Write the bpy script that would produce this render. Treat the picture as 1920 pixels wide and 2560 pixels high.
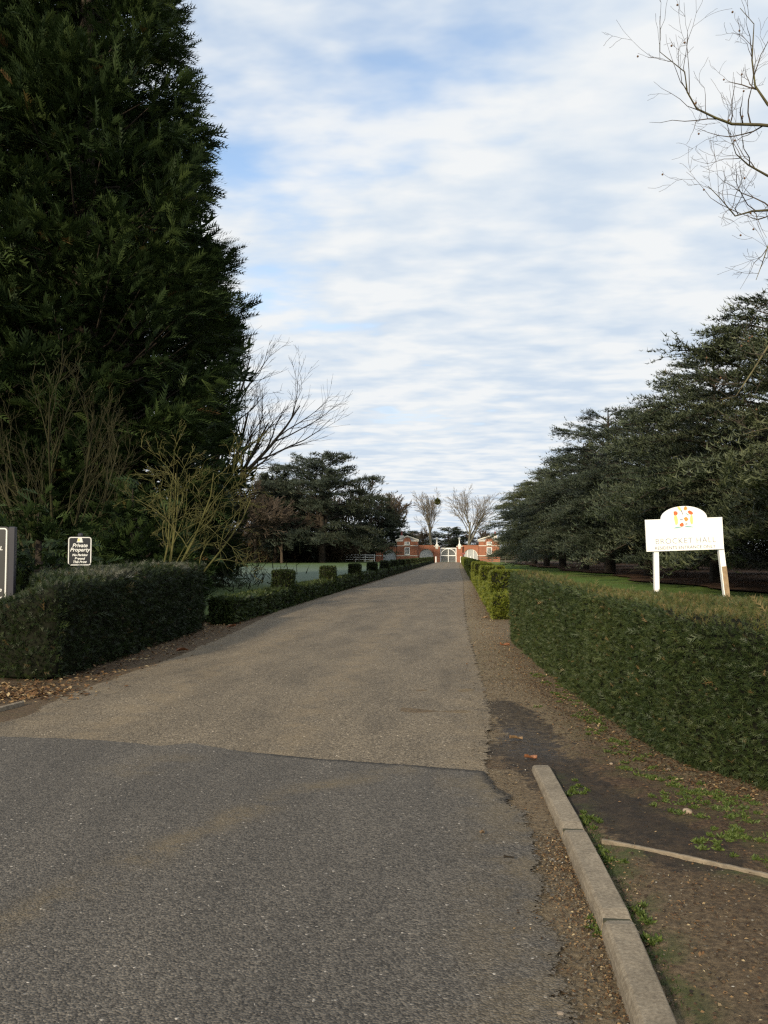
import bpy, bmesh, math
import numpy as np
from mathutils import Vector, Matrix

# ------------------------------------------------------------------ camera, world, sun, exposure
for o in list(bpy.data.objects):
    bpy.data.objects.remove(o)
scn = bpy.context.scene
COL = scn.collection
EYE, YAW, PITCH, FPX = 1.65, math.radians(5.0), math.radians(2.96), 2070.0   # road runs along +Y, camera turned a little to the left of it
cam_d = bpy.data.cameras.new('camera')
cam = bpy.data.objects.new('camera', cam_d)
COL.objects.link(cam)
cam.location = (0, 0, EYE)
cam.rotation_euler = (math.radians(90) + PITCH, 0, YAW)
cam_d.sensor_fit = 'VERTICAL'
cam_d.sensor_height = 24.0
cam_d.lens = FPX / 2560.0 * 24.0
cam_d.clip_start = 0.05
cam_d.clip_end = 6000
scn.camera = cam

SUN_AZ, SUN_EL = math.radians(20), math.radians(20)     # behind the camera, a little to the left, low winter sun
w = bpy.data.worlds.new('World')
scn.world = w
w.use_nodes = True
nt = w.node_tree
nt.nodes.clear()


def N(tree, typ, **kw):
    n = tree.nodes.new(typ)
    for k, v in kw.items():
        if k.startswith('i_'):
            key = k[2:]
            key = int(key) if key.isdigit() else key.replace('_', ' ')
            n.inputs[key].default_value = v
        else:
            setattr(n, k, v)
    return n


def ramp(tree, fac, stops, interp='LINEAR'):
    r = tree.nodes.new('ShaderNodeValToRGB')
    r.color_ramp.interpolation = interp
    e = r.color_ramp.elements
    while len(e) < len(stops):
        e.new(0.5)
    for el, (p, c) in zip(e, stops):
        el.position = p
        el.color = (c[0], c[1], c[2], 1) if len(c) == 3 else c
    tree.links.new(fac, r.inputs[0])
    return r.outputs[0]


def math_n(tree, op, a, b=None, c=None, clamp=False):
    m = tree.nodes.new('ShaderNodeMath')
    m.operation = op
    m.use_clamp = clamp
    for i, v in enumerate((a, b, c)):
        if v is None:
            continue
        if isinstance(v, (int, float)):
            m.inputs[i].default_value = v
        else:
            tree.links.new(v, m.inputs[i])
    return m.outputs[0]


def mix_c(tree, fac, a, b, blend='MIX'):
    m = tree.nodes.new('ShaderNodeMix')
    m.data_type = 'RGBA'
    m.blend_type = blend
    for sock, v in ((m.inputs[0], fac), (m.inputs[6], a), (m.inputs[7], b)):
        if isinstance(v, (int, float)):
            sock.default_value = v
        elif isinstance(v, tuple):
            sock.default_value = (v[0], v[1], v[2], 1)
        else:
            tree.links.new(v, sock)
    return m.outputs[2]


sky = N(nt, 'ShaderNodeTexSky', sky_type='NISHITA', sun_disc=False)
sky.sun_elevation = SUN_EL
sky.sun_rotation = math.pi + SUN_AZ
sky.air_density = 1.0
sky.dust_density = 0.6
tc = N(nt, 'ShaderNodeTexCoord')
sep = N(nt, 'ShaderNodeSeparateXYZ')
nt.links.new(tc.outputs['Generated'], sep.inputs[0])
zz = math_n(nt, 'ADD', math_n(nt, 'MAXIMUM', sep.outputs[2], 0.0), 0.055)
cu = math_n(nt, 'DIVIDE', sep.outputs[0], zz)
cv = math_n(nt, 'DIVIDE', sep.outputs[1], zz)
comb = N(nt, 'ShaderNodeCombineXYZ')
nt.links.new(cu, comb.inputs[0])
nt.links.new(cv, comb.inputs[1])


def cloud_noise(scale, loc, rot, scl, detail=4.0, rough=0.5, dist=0.0):
    mp = N(nt, 'ShaderNodeMapping')
    mp.inputs['Location'].default_value = loc
    mp.inputs['Rotation'].default_value = (0, 0, rot)
    mp.inputs['Scale'].default_value = scl
    nt.links.new(comb.outputs[0], mp.inputs[0])
    n = N(nt, 'ShaderNodeTexNoise')
    n.inputs['Scale'].default_value = scale
    n.inputs['Detail'].default_value = detail
    n.inputs['Roughness'].default_value = rough
    n.inputs['Distortion'].default_value = dist
    nt.links.new(mp.outputs[0], n.inputs['Vector'])
    return n.outputs['Fac']


big = cloud_noise(0.62, (13.3, 2.7, 0), 0.15, (1.0, 1.0, 1), 1.5, 0.5)
rip = cloud_noise(2.0, (1.0, 2.0, 0), 0.10, (0.80, 1.42, 1), 2.0, 0.45, 0.2)
cell = cloud_noise(3.8, (5.0, 1.0, 0), 0.05, (1.0, 1.2, 1), 2.5, 0.5, 0.1)
fine = cloud_noise(8.5, (2.0, 6.0, 0), -0.1, (0.85, 1.3, 1), 3.0, 0.55, 0.1)
tex = math_n(nt, 'ADD', math_n(nt, 'MULTIPLY', rip, 0.34), math_n(nt, 'ADD', math_n(nt, 'MULTIPLY', cell, 0.46), math_n(nt, 'MULTIPLY', fine, 0.20)))
dens = math_n(nt, 'ADD', math_n(nt, 'MULTIPLY', big, 1.25), math_n(nt, 'MULTIPLY', tex, 0.95))
cover = N(nt, 'ShaderNodeMapRange', interpolation_type='SMOOTHSTEP')
nt.links.new(dens, cover.inputs['Value'])
cover.inputs['From Min'].default_value = 0.66
cover.inputs['From Max'].default_value = 1.0
# the cloud sheet closes up towards the horizon
low = math_n(nt, 'SUBTRACT', 1.35, math_n(nt, 'MULTIPLY', sep.outputs[2], 2.8), clamp=True)
cov = math_n(nt, 'MAXIMUM', cover.outputs[0], low)
ccol = ramp(nt, tex, [(0.39, (0.67, 0.78, 0.915)), (0.48, (0.80, 0.875, 0.955)), (0.57, (0.95, 0.975, 0.99))])
skyscaled = N(nt, 'ShaderNodeVectorMath', operation='SCALE')
nt.links.new(sky.outputs[0], skyscaled.inputs[0])
skyscaled.inputs['Scale'].default_value = 2.7
cloudscaled = N(nt, 'ShaderNodeVectorMath', operation='SCALE')
nt.links.new(ccol, cloudscaled.inputs[0])
cloudscaled.inputs['Scale'].default_value = 10.0
wc = mix_c(nt, cov, skyscaled.outputs[0], cloudscaled.outputs[0])
bg = N(nt, 'ShaderNodeBackground')
bg.inputs['Strength'].default_value = 0.094
nt.links.new(wc, bg.inputs['Color'])
wo = N(nt, 'ShaderNodeOutputWorld')
nt.links.new(bg.outputs[0], wo.inputs[0])

sun_d = bpy.data.lights.new('sun', 'SUN')
sun_d.energy = 4.6
sun_d.angle = math.radians(3.0)
sun_d.color = (1.0, 0.85, 0.62)
sun = bpy.data.objects.new('sun', sun_d)
COL.objects.link(sun)
ldir = Vector((math.sin(SUN_AZ) * math.cos(SUN_EL), math.cos(SUN_AZ) * math.cos(SUN_EL), -math.sin(SUN_EL)))
sun.rotation_euler = ldir.to_track_quat('-Z', 'Y').to_euler()
sun.location = (0, 0, 60)

vs = scn.view_settings
vs.view_transform = 'Standard'
vs.look = 'None'
vs.exposure = 0.0
vs.gamma = 1.0
vs.use_curve_mapping = False
scn.render.engine = 'CYCLES'
scn.cycles.max_bounces = 5
scn.cycles.diffuse_bounces = 3
scn.cycles.glossy_bounces = 2
scn.cycles.transparent_max_bounces = 8
scn.cycles.use_denoising = False
scn.cycles.filter_width = 1.3
scn.cycles.sample_clamp_direct = 5.0
scn.cycles.sample_clamp_indirect = 2.0

# ------------------------------------------------------------------ helpers
cy, sy = math.cos(YAW), math.sin(YAW)
cp, sp_ = math.cos(PITCH), math.sin(PITCH)
FW = np.array([-sy * cp, cy * cp, sp_])
RT = np.array([cy, sy, 0.0])
UPV = np.array([sy * sp_, -cy * sp_, cp])


def U(px, py, z=0.0):
    """point of the horizontal plane z that the photograph shows at (px, py)"""
    d = FW + RT * (px - 960) / FPX - UPV * (py - 1280) / FPX
    t = (z - EYE) / d[2]
    return np.array([d[0] * t, d[1] * t, z])


def P3(px, py, depth):
    d = FW + RT * (px - 960) / FPX - UPV * (py - 1280) / FPX
    return np.array([0, 0, EYE]) + d * depth


def L(px, depth, z=0.0):
    """ground position at a bearing (photo column) and a distance"""
    X = (px - 960) / FPX * depth
    return np.array([X * cy - depth * sy, X * sy + depth * cy, z])


def nrm(v):
    v = np.asarray(v, float)
    return v / np.maximum(np.linalg.norm(v, axis=-1, keepdims=True), 1e-9)


_r = np.random.default_rng(11)
_K = _r.normal(0, 1, (6, 14, 3))
_PH = _r.uniform(0, 6.28, (6, 14))


def noise(p, scale=1.0, k=0):
    """cheap smooth noise, about -1..1"""
    q = np.asarray(p, float) * scale
    return np.sin(q @ _K[k].T + _PH[k]).sum(-1) / 5.0


def mesh_np(name, V, T, attrs=None, smooth=False):
    """T: (n,3) or (n,4) index array"""
    V = np.asarray(V, np.float32)
    T = np.asarray(T, np.int32)
    me = bpy.data.meshes.new(name)
    me.vertices.add(len(V))
    me.vertices.foreach_set('co', V.ravel())
    k = T.shape[1]
    me.loops.add(T.size)
    me.loops.foreach_set('vertex_index', T.ravel())
    me.polygons.add(len(T))
    me.polygons.foreach_set('loop_start', np.arange(0, T.size, k, dtype=np.int32))
    me.polygons.foreach_set('loop_total', np.full(len(T), k, np.int32))
    if smooth:
        me.polygons.foreach_set('use_smooth', np.ones(len(T), bool))
    me.update(calc_edges=True)
    for an, av in (attrs or {}).items():
        a = me.attributes.new(an, 'FLOAT', 'POINT')
        a.data.foreach_set('value', np.asarray(av, np.float32))
    return me


def link(name, me, mat=None, parent=None, loc=(0, 0, 0), rz=0.0):
    o = bpy.data.objects.new(name, me)
    COL.objects.link(o)
    o.location = loc
    o.rotation_euler = (0, 0, rz)
    if mat is not None and me is not None and hasattr(me, 'materials') and len(me.materials) == 0:
        me.materials.append(mat)
    if parent is not None:
        o.parent = parent
    return o


def tag(o, label=None, cat=None, group=None, kind=None):
    if label:
        o['label'] = label
    if cat:
        o['category'] = cat
    if group:
        o['group'] = group
    if kind:
        o['kind'] = kind
    return o


def thing(name, label, cat, loc=(0, 0, 0), rz=0.0, group=None):
    return tag(link(name, None, loc=loc, rz=rz), label, cat, group)


class MB:
    """collects boxes, prisms and lathes into one mesh"""

    def __init__(s):
        s.bm = bmesh.new()

    def box(s, x0, x1, y0, y1, z0, z1, bev=0.0):
        r = bmesh.ops.create_cube(s.bm, size=1)
        for v in r['verts']:
            v.co = Vector(((x0 + x1) / 2 + v.co.x * (x1 - x0), (y0 + y1) / 2 + v.co.y * (y1 - y0), (z0 + z1) / 2 + v.co.z * (z1 - z0)))
        if bev:
            es = list({e for v in r['verts'] for e in v.link_edges})
            bmesh.ops.bevel(s.bm, geom=es, offset=bev, segments=1, affect='EDGES')
        return s

    def prism(s, pts, y0, y1):
        """outline in x,z extruded from y0 to y1"""
        a = [s.bm.verts.new((x, y0, z)) for x, z in pts]
        b = [s.bm.verts.new((x, y1, z)) for x, z in pts]
        s.bm.faces.new(a)
        s.bm.faces.new(b[::-1])
        n = len(pts)
        for i in range(n):
            j = (i + 1) % n
            s.bm.faces.new((a[j], a[i], b[i], b[j]))
        return s

    def lathe(s, prof, cx=0, cyy=0, seg=12):
        rings = []
        for r, z in prof:
            rings.append([s.bm.verts.new((cx + r * math.cos(6.2832 * i / seg), cyy + r * math.sin(6.2832 * i / seg), z)) for i in range(seg)])
        for a, b in zip(rings, rings[1:]):
            for i in range(seg):
                j = (i + 1) % seg
                s.bm.faces.new((a[i], a[j], b[j], b[i]))
        s.bm.faces.new(rings[0][::-1])
        s.bm.faces.new(rings[-1])
        return s

    def tube(s, pts, r, seg=6):
        pts = [Vector(p) for p in pts]
        rings = []
        for i, p in enumerate(pts):
            t = (pts[min(i + 1, len(pts) - 1)] - pts[max(i - 1, 0)]).normalized()
            a = t.orthogonal().normalized() if abs(t.y) > 0.9 else t.cross(Vector((0, 1, 0))).normalized()
            b = t.cross(a)
            rings.append([s.bm.verts.new(p + a * r * math.cos(6.2832 * k / seg) + b * r * math.sin(6.2832 * k / seg)) for k in range(seg)])
        for a, b in zip(rings, rings[1:]):
            for k in range(seg):
                j = (k + 1) % seg
                s.bm.faces.new((a[k], a[j], b[j], b[k]))
        s.bm.faces.new(rings[0][::-1])
        s.bm.faces.new(rings[-1])
        return s

    def mesh(s, name):
        bmesh.ops.recalc_face_normals(s.bm, faces=s.bm.faces)
        me = bpy.data.meshes.new(name)
        s.bm.to_mesh(me)
        s.bm.free()
        return me

    def build(s, name, mat, parent=None, loc=(0, 0, 0), rz=0.0):
        return link(name, s.mesh(name), mat, parent, loc, rz)


def rot_frames(d, rng, up=None, roll=3.14):
    """frames (n,3,3) whose local x axis is d, local z near 'up', rolled at random"""
    d = nrm(d)
    if up is None:
        up = np.tile([0, 0, 1.0], (len(d), 1))
    y = np.cross(up, d)
    bad = np.linalg.norm(y, axis=1) < 1e-3
    y[bad] = np.cross([1.0, 0, 0], d[bad])
    y = nrm(y)
    z = np.cross(d, y)
    a = rng.uniform(-roll, roll, len(d))[:, None]
    y2 = y * np.cos(a) + z * np.sin(a)
    z2 = np.cross(d, y2)
    return np.stack([d, y2, z2], axis=2)


def stamp(tmpl, pos, fr, scale, tone, jit=None):
    """tmpl (k,3,3) triangles; returns V, T, tone"""
    k = tmpl.reshape(-1, 3)
    n = len(pos)
    sc = np.asarray(scale).reshape(n, 1, 1) if np.ndim(scale) else np.full((n, 1, 1), scale)
    V = np.einsum('nij,kj->nki', fr, k) * sc + pos[:, None, :]
    V = V.reshape(-1, 3)
    T = np.arange(len(V)).reshape(-1, 3)
    return V, T, np.repeat(tone, len(k))


def tri(a, b, wd, nx=(0, 0, 1)):
    a, b = np.array(a, float), np.array(b, float)
    s = nrm(np.cross(b - a, nx)) * wd / 2
    return np.array([a - s, a + s, b])


def feather(npair, spread, l0, l1, wd, droop=0.0, lift=0.0, seed=0):
    """flat frond: axis along x from 0 to 1 with side leaflets"""
    r = np.random.default_rng(seed)
    ts = []
    ax = lambda t: np.array([t, 0, -droop * t * t])
    for i in range(npair):
        t = 0.12 + 0.85 * i / npair
        ln = l0 + (l1 - l0) * t
        for s in (-1, 1):
            an = spread * r.uniform(0.8, 1.2)
            d = np.array([math.cos(an), s * math.sin(an), lift * r.uniform(0.2, 1.2)])
            ts.append(tri(ax(t), ax(t) + d * ln * r.uniform(0.75, 1.2), wd))
    ts.append(tri(ax(0.0), ax(1.05), wd * 1.1))
    return np.array(ts)


YEW = feather(3, 0.70, 0.60, 0.40, 0.095, 0.2, 0.18, 1)
YEW_LO = feather(2, 0.8, 0.5, 0.35, 0.26, 0.1, 0.15, 2)
PLUME = feather(6, 0.50, 0.42, 0.18, 0.075, 0.32, 0.20, 3)
PLUME_LO = feather(4, 0.6, 0.48, 0.2, 0.14, 0.25, 0.14, 4)


def tuft_template(n, seed, wd):
    r = np.random.default_rng(seed)
    ts = []
    for i in range(n):
        a = 6.283 * i / n + r.uniform(-0.4, 0.4)
        e = r.uniform(0.05, 0.75)
        d = np.array([math.cos(a) * math.cos(e), math.sin(a) * math.cos(e), math.sin(e)])
        ts.append(tri((0, 0, 0), d * r.uniform(0.7, 1.1), wd, (0.3, 0.2, 1)))
    return np.array(ts)


TUFT = tuft_template(5, 5, 0.20)


def sample_mesh(V, Q, n, rng, weight=None):
    """area weighted points on quads; returns points, normals"""
    a, b, c, d = (V[Q[:, i]] for i in range(4))
    nv = np.cross(c - a, d - b) / 2
    ar = np.linalg.norm(nv, axis=1)
    if weight is not None:
        ar = ar * weight
    idx = rng.choice(len(Q), n, p=ar / ar.sum())
    u, v = rng.random((2, n, 1))
    p = a[idx] * (1 - u) * (1 - v) + b[idx] * u * (1 - v) + c[idx] * u * v + d[idx] * (1 - u) * v
    return p, nrm(nv[idx])


def tubes_mesh(name, lines, mat_attr=None):
    """lines: list of (pts (n,3), radii (n), sides); batched by shape"""
    groups = {}
    for p, r, s in lines:
        groups.setdefault((len(p), s), []).append((p, r))
    Vs, Ts, off, ton = [], [], 0, []
    for (n, s), L_ in groups.items():
        P = np.array([q[0] for q in L_], float)
        R = np.array([q[1] for q in L_], float)
        t = np.empty_like(P)
        t[:, 1:-1] = P[:, 2:] - P[:, :-2]
        t[:, 0] = P[:, 1] - P[:, 0]
        t[:, -1] = P[:, -1] - P[:, -2]
        t = nrm(t)
        main = nrm(P[:, -1] - P[:, 0])
        ref = np.where(np.abs(main[:, 2:3]) > 0.8, np.array([[1.0, 0, 0]]), np.array([[0, 0, 1.0]]))
        a = nrm(np.cross(t, ref[:, None, :]))
        b = np.cross(t, a)
        an = np.arange(s) * 6.28318 / s
        V = P[:, :, None, :] + (a[:, :, None, :] * np.cos(an)[None, None, :, None] + b[:, :, None, :] * np.sin(an)[None, None, :, None]) * R[:, :, None, None]
        m = len(L_)
        base = off + (np.arange(m) * n * s)[:, None, None]
        i = np.arange(n - 1)[None, :, None] * s
        k = np.arange(s)[None, None, :]
        k2 = (k + 1) % s
        q = np.stack([base + i + k, base + i + k2, base + i + s + k2, base + i + s + k], -1).reshape(-1, 4)
        Vs.append(V.reshape(-1, 3))
        Ts.append(q)
        off += m * n * s
        ton.append(np.repeat(np.random.default_rng(m).random(m), n * s))
    return mesh_np(name, np.concatenate(Vs), np.concatenate(Ts), {'tone': np.concatenate(ton)}, smooth=True)


# ------------------------------------------------------------------ materials
def new_mat(name):
    m = bpy.data.materials.new(name)
    m.use_nodes = True
    t = m.node_tree
    t.nodes.clear()
    out = t.nodes.new('ShaderNodeOutputMaterial')
    b = t.nodes.new('ShaderNodeBsdfPrincipled')
    t.links.new(b.outputs[0], out.inputs[0])
    return m, t, b, out


def noise_n(t, scale, detail=3.0, rough=0.55, vec=None, dist=0.0):
    n = t.nodes.new('ShaderNodeTexNoise')
    n.inputs['Scale'].default_value = scale
    n.inputs['Detail'].default_value = detail
    n.inputs['Roughness'].default_value = rough
    n.inputs['Distortion'].default_value = dist
    if vec is None:
        vec = obj_co(t)
    t.links.new(vec, n.inputs['Vector'])
    return n.outputs['Fac']


def obj_co(t):
    for n in t.nodes:
        if n.type == 'TEX_COORD':
            return n.outputs['Object']
    return t.nodes.new('ShaderNodeTexCoord').outputs['Object']


def attr(t, name):
    a = t.nodes.new('ShaderNodeAttribute')
    a.attribute_name = name
    return a.outputs['Fac']


def bump(t, b, h, strength, dist):
    n = t.nodes.new('ShaderNodeBump')
    n.inputs['Strength'].default_value = strength
    n.inputs['Distance'].default_value = dist
    t.links.new(h, n.inputs['Height'])
    t.links.new(n.outputs[0], b.inputs['Normal'])


def leaf_mat(name, stops, rough=0.55, trans=0.25, spec=0.3, obj_var=False):
    m, t, b, out = new_mat(name)
    c = ramp(t, attr(t, 'tone'), stops)
    big_n = noise_n(t, 0.9, 2)
    c = mix_c(t, 0.5, c, ramp(t, big_n, [(0.3, (0.70, 0.73, 0.74)), (0.7, (1.25, 1.2, 1.1))]), 'MULTIPLY')
    if obj_var:
        oi = t.nodes.new('ShaderNodeObjectInfo')
        c = mix_c(t, 1.0, c, ramp(t, oi.outputs['Random'], [(0.0, (0.78, 0.80, 0.86)), (0.5, (1.0, 1.0, 0.95)), (1.0, (1.25, 1.18, 1.0))]), 'MULTIPLY')
    t.links.new(c, b.inputs['Base Color'])
    b.inputs['Roughness'].default_value = rough
    b.inputs['Specular IOR Level'].default_value = spec
    if trans:
        tr = t.nodes.new('ShaderNodeBsdfTranslucent')
        t.links.new(c, tr.inputs[0])
        mx = t.nodes.new('ShaderNodeMixShader')
        mx.inputs[0].default_value = trans
        t.links.new(b.outputs[0], mx.inputs[1])
        t.links.new(tr.outputs[0], mx.inputs[2])
        t.links.new(mx.outputs[0], out.inputs[0])
    return m


def plain(name, col, rough=0.6, var=0.12, scale=8.0, bumpk=0.0, spec=0.5):
    m, t, b, out = new_mat(name)
    n = noise_n(t, scale, 4)
    lo = tuple(c * (1 - var) for c in col)
    hi = tuple(min(1, c * (1 + var)) for c in col)
    t.links.new(ramp(t, n, [(0.3, lo), (0.7, hi)]), b.inputs['Base Color'])
    b.inputs['Roughness'].default_value = rough
    b.inputs['Specular IOR Level'].default_value = spec
    if bumpk:
        bump(t, b, noise_n(t, scale * 6, 4), bumpk, 0.01)
    return m


def bark(name, stops, scale=6.0):
    m, t, b, out = new_mat(name)
    n = noise_n(t, scale, 4)
    t.links.new(ramp(t, n, stops), b.inputs['Base Color'])
    b.inputs['Roughness'].default_value = 0.9
    b.inputs['Specular IOR Level'].default_value = 0.2
    bump(t, b, noise_n(t, scale * 4, 4), 0.5, 0.02)
    return m


M = {}
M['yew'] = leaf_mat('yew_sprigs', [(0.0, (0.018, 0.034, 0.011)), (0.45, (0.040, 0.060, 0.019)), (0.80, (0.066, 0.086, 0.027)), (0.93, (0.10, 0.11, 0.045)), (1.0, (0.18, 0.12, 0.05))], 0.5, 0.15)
M['yew_cut'] = leaf_mat('clipped_yew_tips', [(0.0, (0.035, 0.055, 0.014)), (0.4, (0.075, 0.088, 0.024)), (0.7, (0.13, 0.105, 0.038)), (1.0, (0.20, 0.14, 0.06))], 0.6, 0.2)
M['yew_frost'] = leaf_mat('frosted_yew_tips', [(0.0, (0.03, 0.04, 0.02)), (0.5, (0.085, 0.09, 0.065)), (1.0, (0.22, 0.22, 0.19))], 0.6, 0.15)
M['yew_shaded'] = leaf_mat('shade_toned_yew_sprigs', [(0.0, (0.008, 0.016, 0.005)), (0.6, (0.020, 0.034, 0.009)), (0.93, (0.042, 0.058, 0.014)), (1.0, (0.09, 0.06, 0.025))], 0.5, 0.12)  # darker copy of the yew, shade of the left hedge put into its colour
M['sunlit_hedge'] = leaf_mat('sun_toned_hedge_leaves', [(0.0, (0.06, 0.085, 0.014)), (0.5, (0.14, 0.165, 0.024)), (1.0, (0.24, 0.25, 0.04))], 0.5, 0.3)  # golden tone paints sunlight on the hedge faces into the leaves
M['box'] = leaf_mat('box_hedge_leaves', [(0.0, (0.018, 0.032, 0.010)), (0.6, (0.045, 0.066, 0.018)), (1.0, (0.10, 0.12, 0.03))], 0.5, 0.2)
M['core'] = plain('hedge_core_twigs', (0.012, 0.013, 0.008), 0.95, 0.3, 14, 0.4, 0.1)
M['cypress'] = leaf_mat('cypress_fronds', [(0.0, (0.012, 0.024, 0.009)), (0.5, (0.030, 0.052, 0.016)), (0.9, (0.058, 0.086, 0.025)), (1.0, (0.09, 0.055, 0.02))], 0.6, 0.15, 0.2)
M['cedar'] = leaf_mat('cedar_needles', [(0.0, (0.028, 0.040, 0.022)), (0.5, (0.064, 0.080, 0.046)), (0.9, (0.12, 0.138, 0.088)), (1.0, (0.17, 0.14, 0.08))], 0.6, 0.15, 0.25, True)
M['cedar_dark'] = leaf_mat('dark_cedar_needles', [(0.0, (0.030, 0.042, 0.030)), (0.6, (0.058, 0.072, 0.050)), (1.0, (0.10, 0.11, 0.07))], 0.65, 0.15, 0.2)
M['bark'] = bark('brown_bark', [(0.3, (0.035, 0.026, 0.018)), (0.7, (0.10, 0.078, 0.055))])
M['bark_dark'] = bark('dark_bark', [(0.3, (0.022, 0.018, 0.014)), (0.7, (0.06, 0.048, 0.036))])
M['bark_green'] = bark('lichen_green_bark', [(0.3, (0.050, 0.052, 0.016)), (0.55, (0.095, 0.092, 0.032)), (0.8, (0.12, 0.10, 0.055))], 3.0)
M['bark_olive'] = bark('olive_bark', [(0.3, (0.018, 0.018, 0.008)), (0.7, (0.042, 0.039, 0.017))], 3.0)
M['bark_grey'] = bark('grey_bark', [(0.3, (0.09, 0.085, 0.07)), (0.7, (0.20, 0.19, 0.15))], 2.0)
M['twig'] = bark('brown_twigs', [(0.3, (0.05, 0.038, 0.028)), (0.7, (0.11, 0.085, 0.062))], 2.0)
M['twig_pale'] = bark('pale_twigs', [(0.3, (0.12, 0.10, 0.075)), (0.7, (0.22, 0.19, 0.14))], 2.0)
M['twig_plane'] = bark('plane_twigs', [(0.3, (0.06, 0.05, 0.03)), (0.6, (0.13, 0.115, 0.06)), (0.8, (0.19, 0.19, 0.06))], 3.0)
M['seed'] = plain('seed_ball', (0.13, 0.07, 0.035), 0.95, 0.3, 60)
M['mistletoe'] = leaf_mat('mistletoe_leaves', [(0.0, (0.05, 0.06, 0.02)), (1.0, (0.14, 0.15, 0.05))])
M['white'] = plain('white_paint', (0.82, 0.82, 0.79), 0.45, 0.03, 5)
M['signwhite'] = plain('white_sign_paint', (0.88, 0.88, 0.85), 0.35, 0.015, 3)
M['stone'] = plain('pale_stone', (0.62, 0.59, 0.52), 0.8, 0.15, 6)
M['letter'] = plain('faded_grey_lettering', (0.17, 0.18, 0.22), 0.6, 0.25, 30)
M['letter2'] = plain('grey_lettering', (0.08, 0.09, 0.13), 0.6, 0.2, 30)
M['black'] = plain('black_sign_enamel', (0.022, 0.022, 0.024), 0.35, 0.1, 6)
M['blackgrey'] = plain('charcoal_sign_face', (0.028, 0.028, 0.027), 0.45, 0.12, 4)
M['postdark'] = plain('dark_grey_metal', (0.028, 0.028, 0.036), 0.4, 0.1, 4)
M['offwhite'] = plain('off_white_lettering', (0.72, 0.72, 0.68), 0.5, 0.05, 20)
M['red'] = plain('heraldic_red', (0.62, 0.14, 0.04), 0.5, 0.3, 60)
M['orange'] = plain('heraldic_orange', (0.72, 0.30, 0.06), 0.5, 0.25, 60)
M['yellow'] = plain('heraldic_yellow', (0.82, 0.66, 0.22), 0.5, 0.2, 60)
M['teal'] = plain('heraldic_teal', (0.22, 0.42, 0.40), 0.5, 0.2, 60)
M['wood'] = plain('bare_weathered_wood', (0.30, 0.21, 0.12), 0.8, 0.25, 12, 0.3)
M['glass'] = plain('dark_window_glass', (0.03, 0.035, 0.04), 0.08, 0.1, 2)
M['slate'] = plain('grey_slate', (0.30, 0.30, 0.31), 0.7, 0.15, 5)
M['lead'] = plain('galvanised_grey_paint', (0.40, 0.42, 0.42), 0.6, 0.1, 5)
M['redpaint'] = plain('dull_red_paint', (0.22, 0.05, 0.04), 0.5, 0.1, 6)
M['flint'] = plain('pale_flint', (0.27, 0.21, 0.15), 0.7, 0.35, 30, 0.4)
M['rustleaf'] = plain('rust_brown_leaf', (0.19, 0.075, 0.03), 0.6, 0.4, 60)
M['tanleaf'] = plain('tan_brown_leaf', (0.19, 0.12, 0.06), 0.6, 0.4, 60)
M['litter'] = leaf_mat('leaf_litter_flakes', [(0.0, (0.040, 0.021, 0.010)), (0.5, (0.13, 0.068, 0.028)), (0.85, (0.26, 0.165, 0.075)), (1.0, (0.42, 0.33, 0.19))], 0.7, 0.1)
M['crumb'] = leaf_mat('soil_crumbs', [(0.0, (0.018, 0.011, 0.007)), (0.55, (0.07, 0.042, 0.022)), (0.9, (0.16, 0.095, 0.045)), (1.0, (0.30, 0.22, 0.12))], 0.8, 0.0)
M['weed'] = leaf_mat('weed_leaves', [(0.0, (0.034, 0.055, 0.016)), (0.5, (0.080, 0.120, 0.028)), (1.0, (0.15, 0.19, 0.05))], 0.5, 0.3)
M['pebble'] = leaf_mat('pebbles', [(0.0, (0.030, 0.024, 0.018)), (0.5, (0.080, 0.068, 0.052)), (0.96, (0.16, 0.14, 0.11)), (1.0, (0.40, 0.38, 0.34))], 0.7, 0.0)


def brick_mat():
    m, t, b, out = new_mat('red_brick')
    br = t.nodes.new('ShaderNodeTexBrick')
    mp = t.nodes.new('ShaderNodeMapping')
    mp.inputs['Rotation'].default_value = (math.radians(90), 0, 0)
    t.links.new(obj_co(t), mp.inputs[0])
    t.links.new(mp.outputs[0], br.inputs['Vector'])
    br.inputs['Color1'].default_value = (0.33, 0.105, 0.05, 1)
    br.inputs['Color2'].default_value = (0.25, 0.08, 0.04, 1)
    br.inputs['Mortar'].default_value = (0.36, 0.22, 0.15, 1)
    br.inputs['Scale'].default_value = 1.0
    br.inputs['Mortar Size'].default_value = 0.008
    br.inputs['Brick Width'].default_value = 0.225
    br.inputs['Row Height'].default_value = 0.075
    n = noise_n(t, 0.9, 4)
    c = mix_c(t, 0.6, br.outputs[0], ramp(t, n, [(0.3, (0.7, 0.66, 0.62)), (0.7, (1.15, 1.1, 1.05))]), 'MULTIPLY')
    t.links.new(c, b.inputs['Base Color'])
    b.inputs['Roughness'].default_value = 0.85
    bump(t, b, br.outputs['Fac'], -0.4, 0.01)
    return m


M['brick'] = brick_mat()


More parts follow.
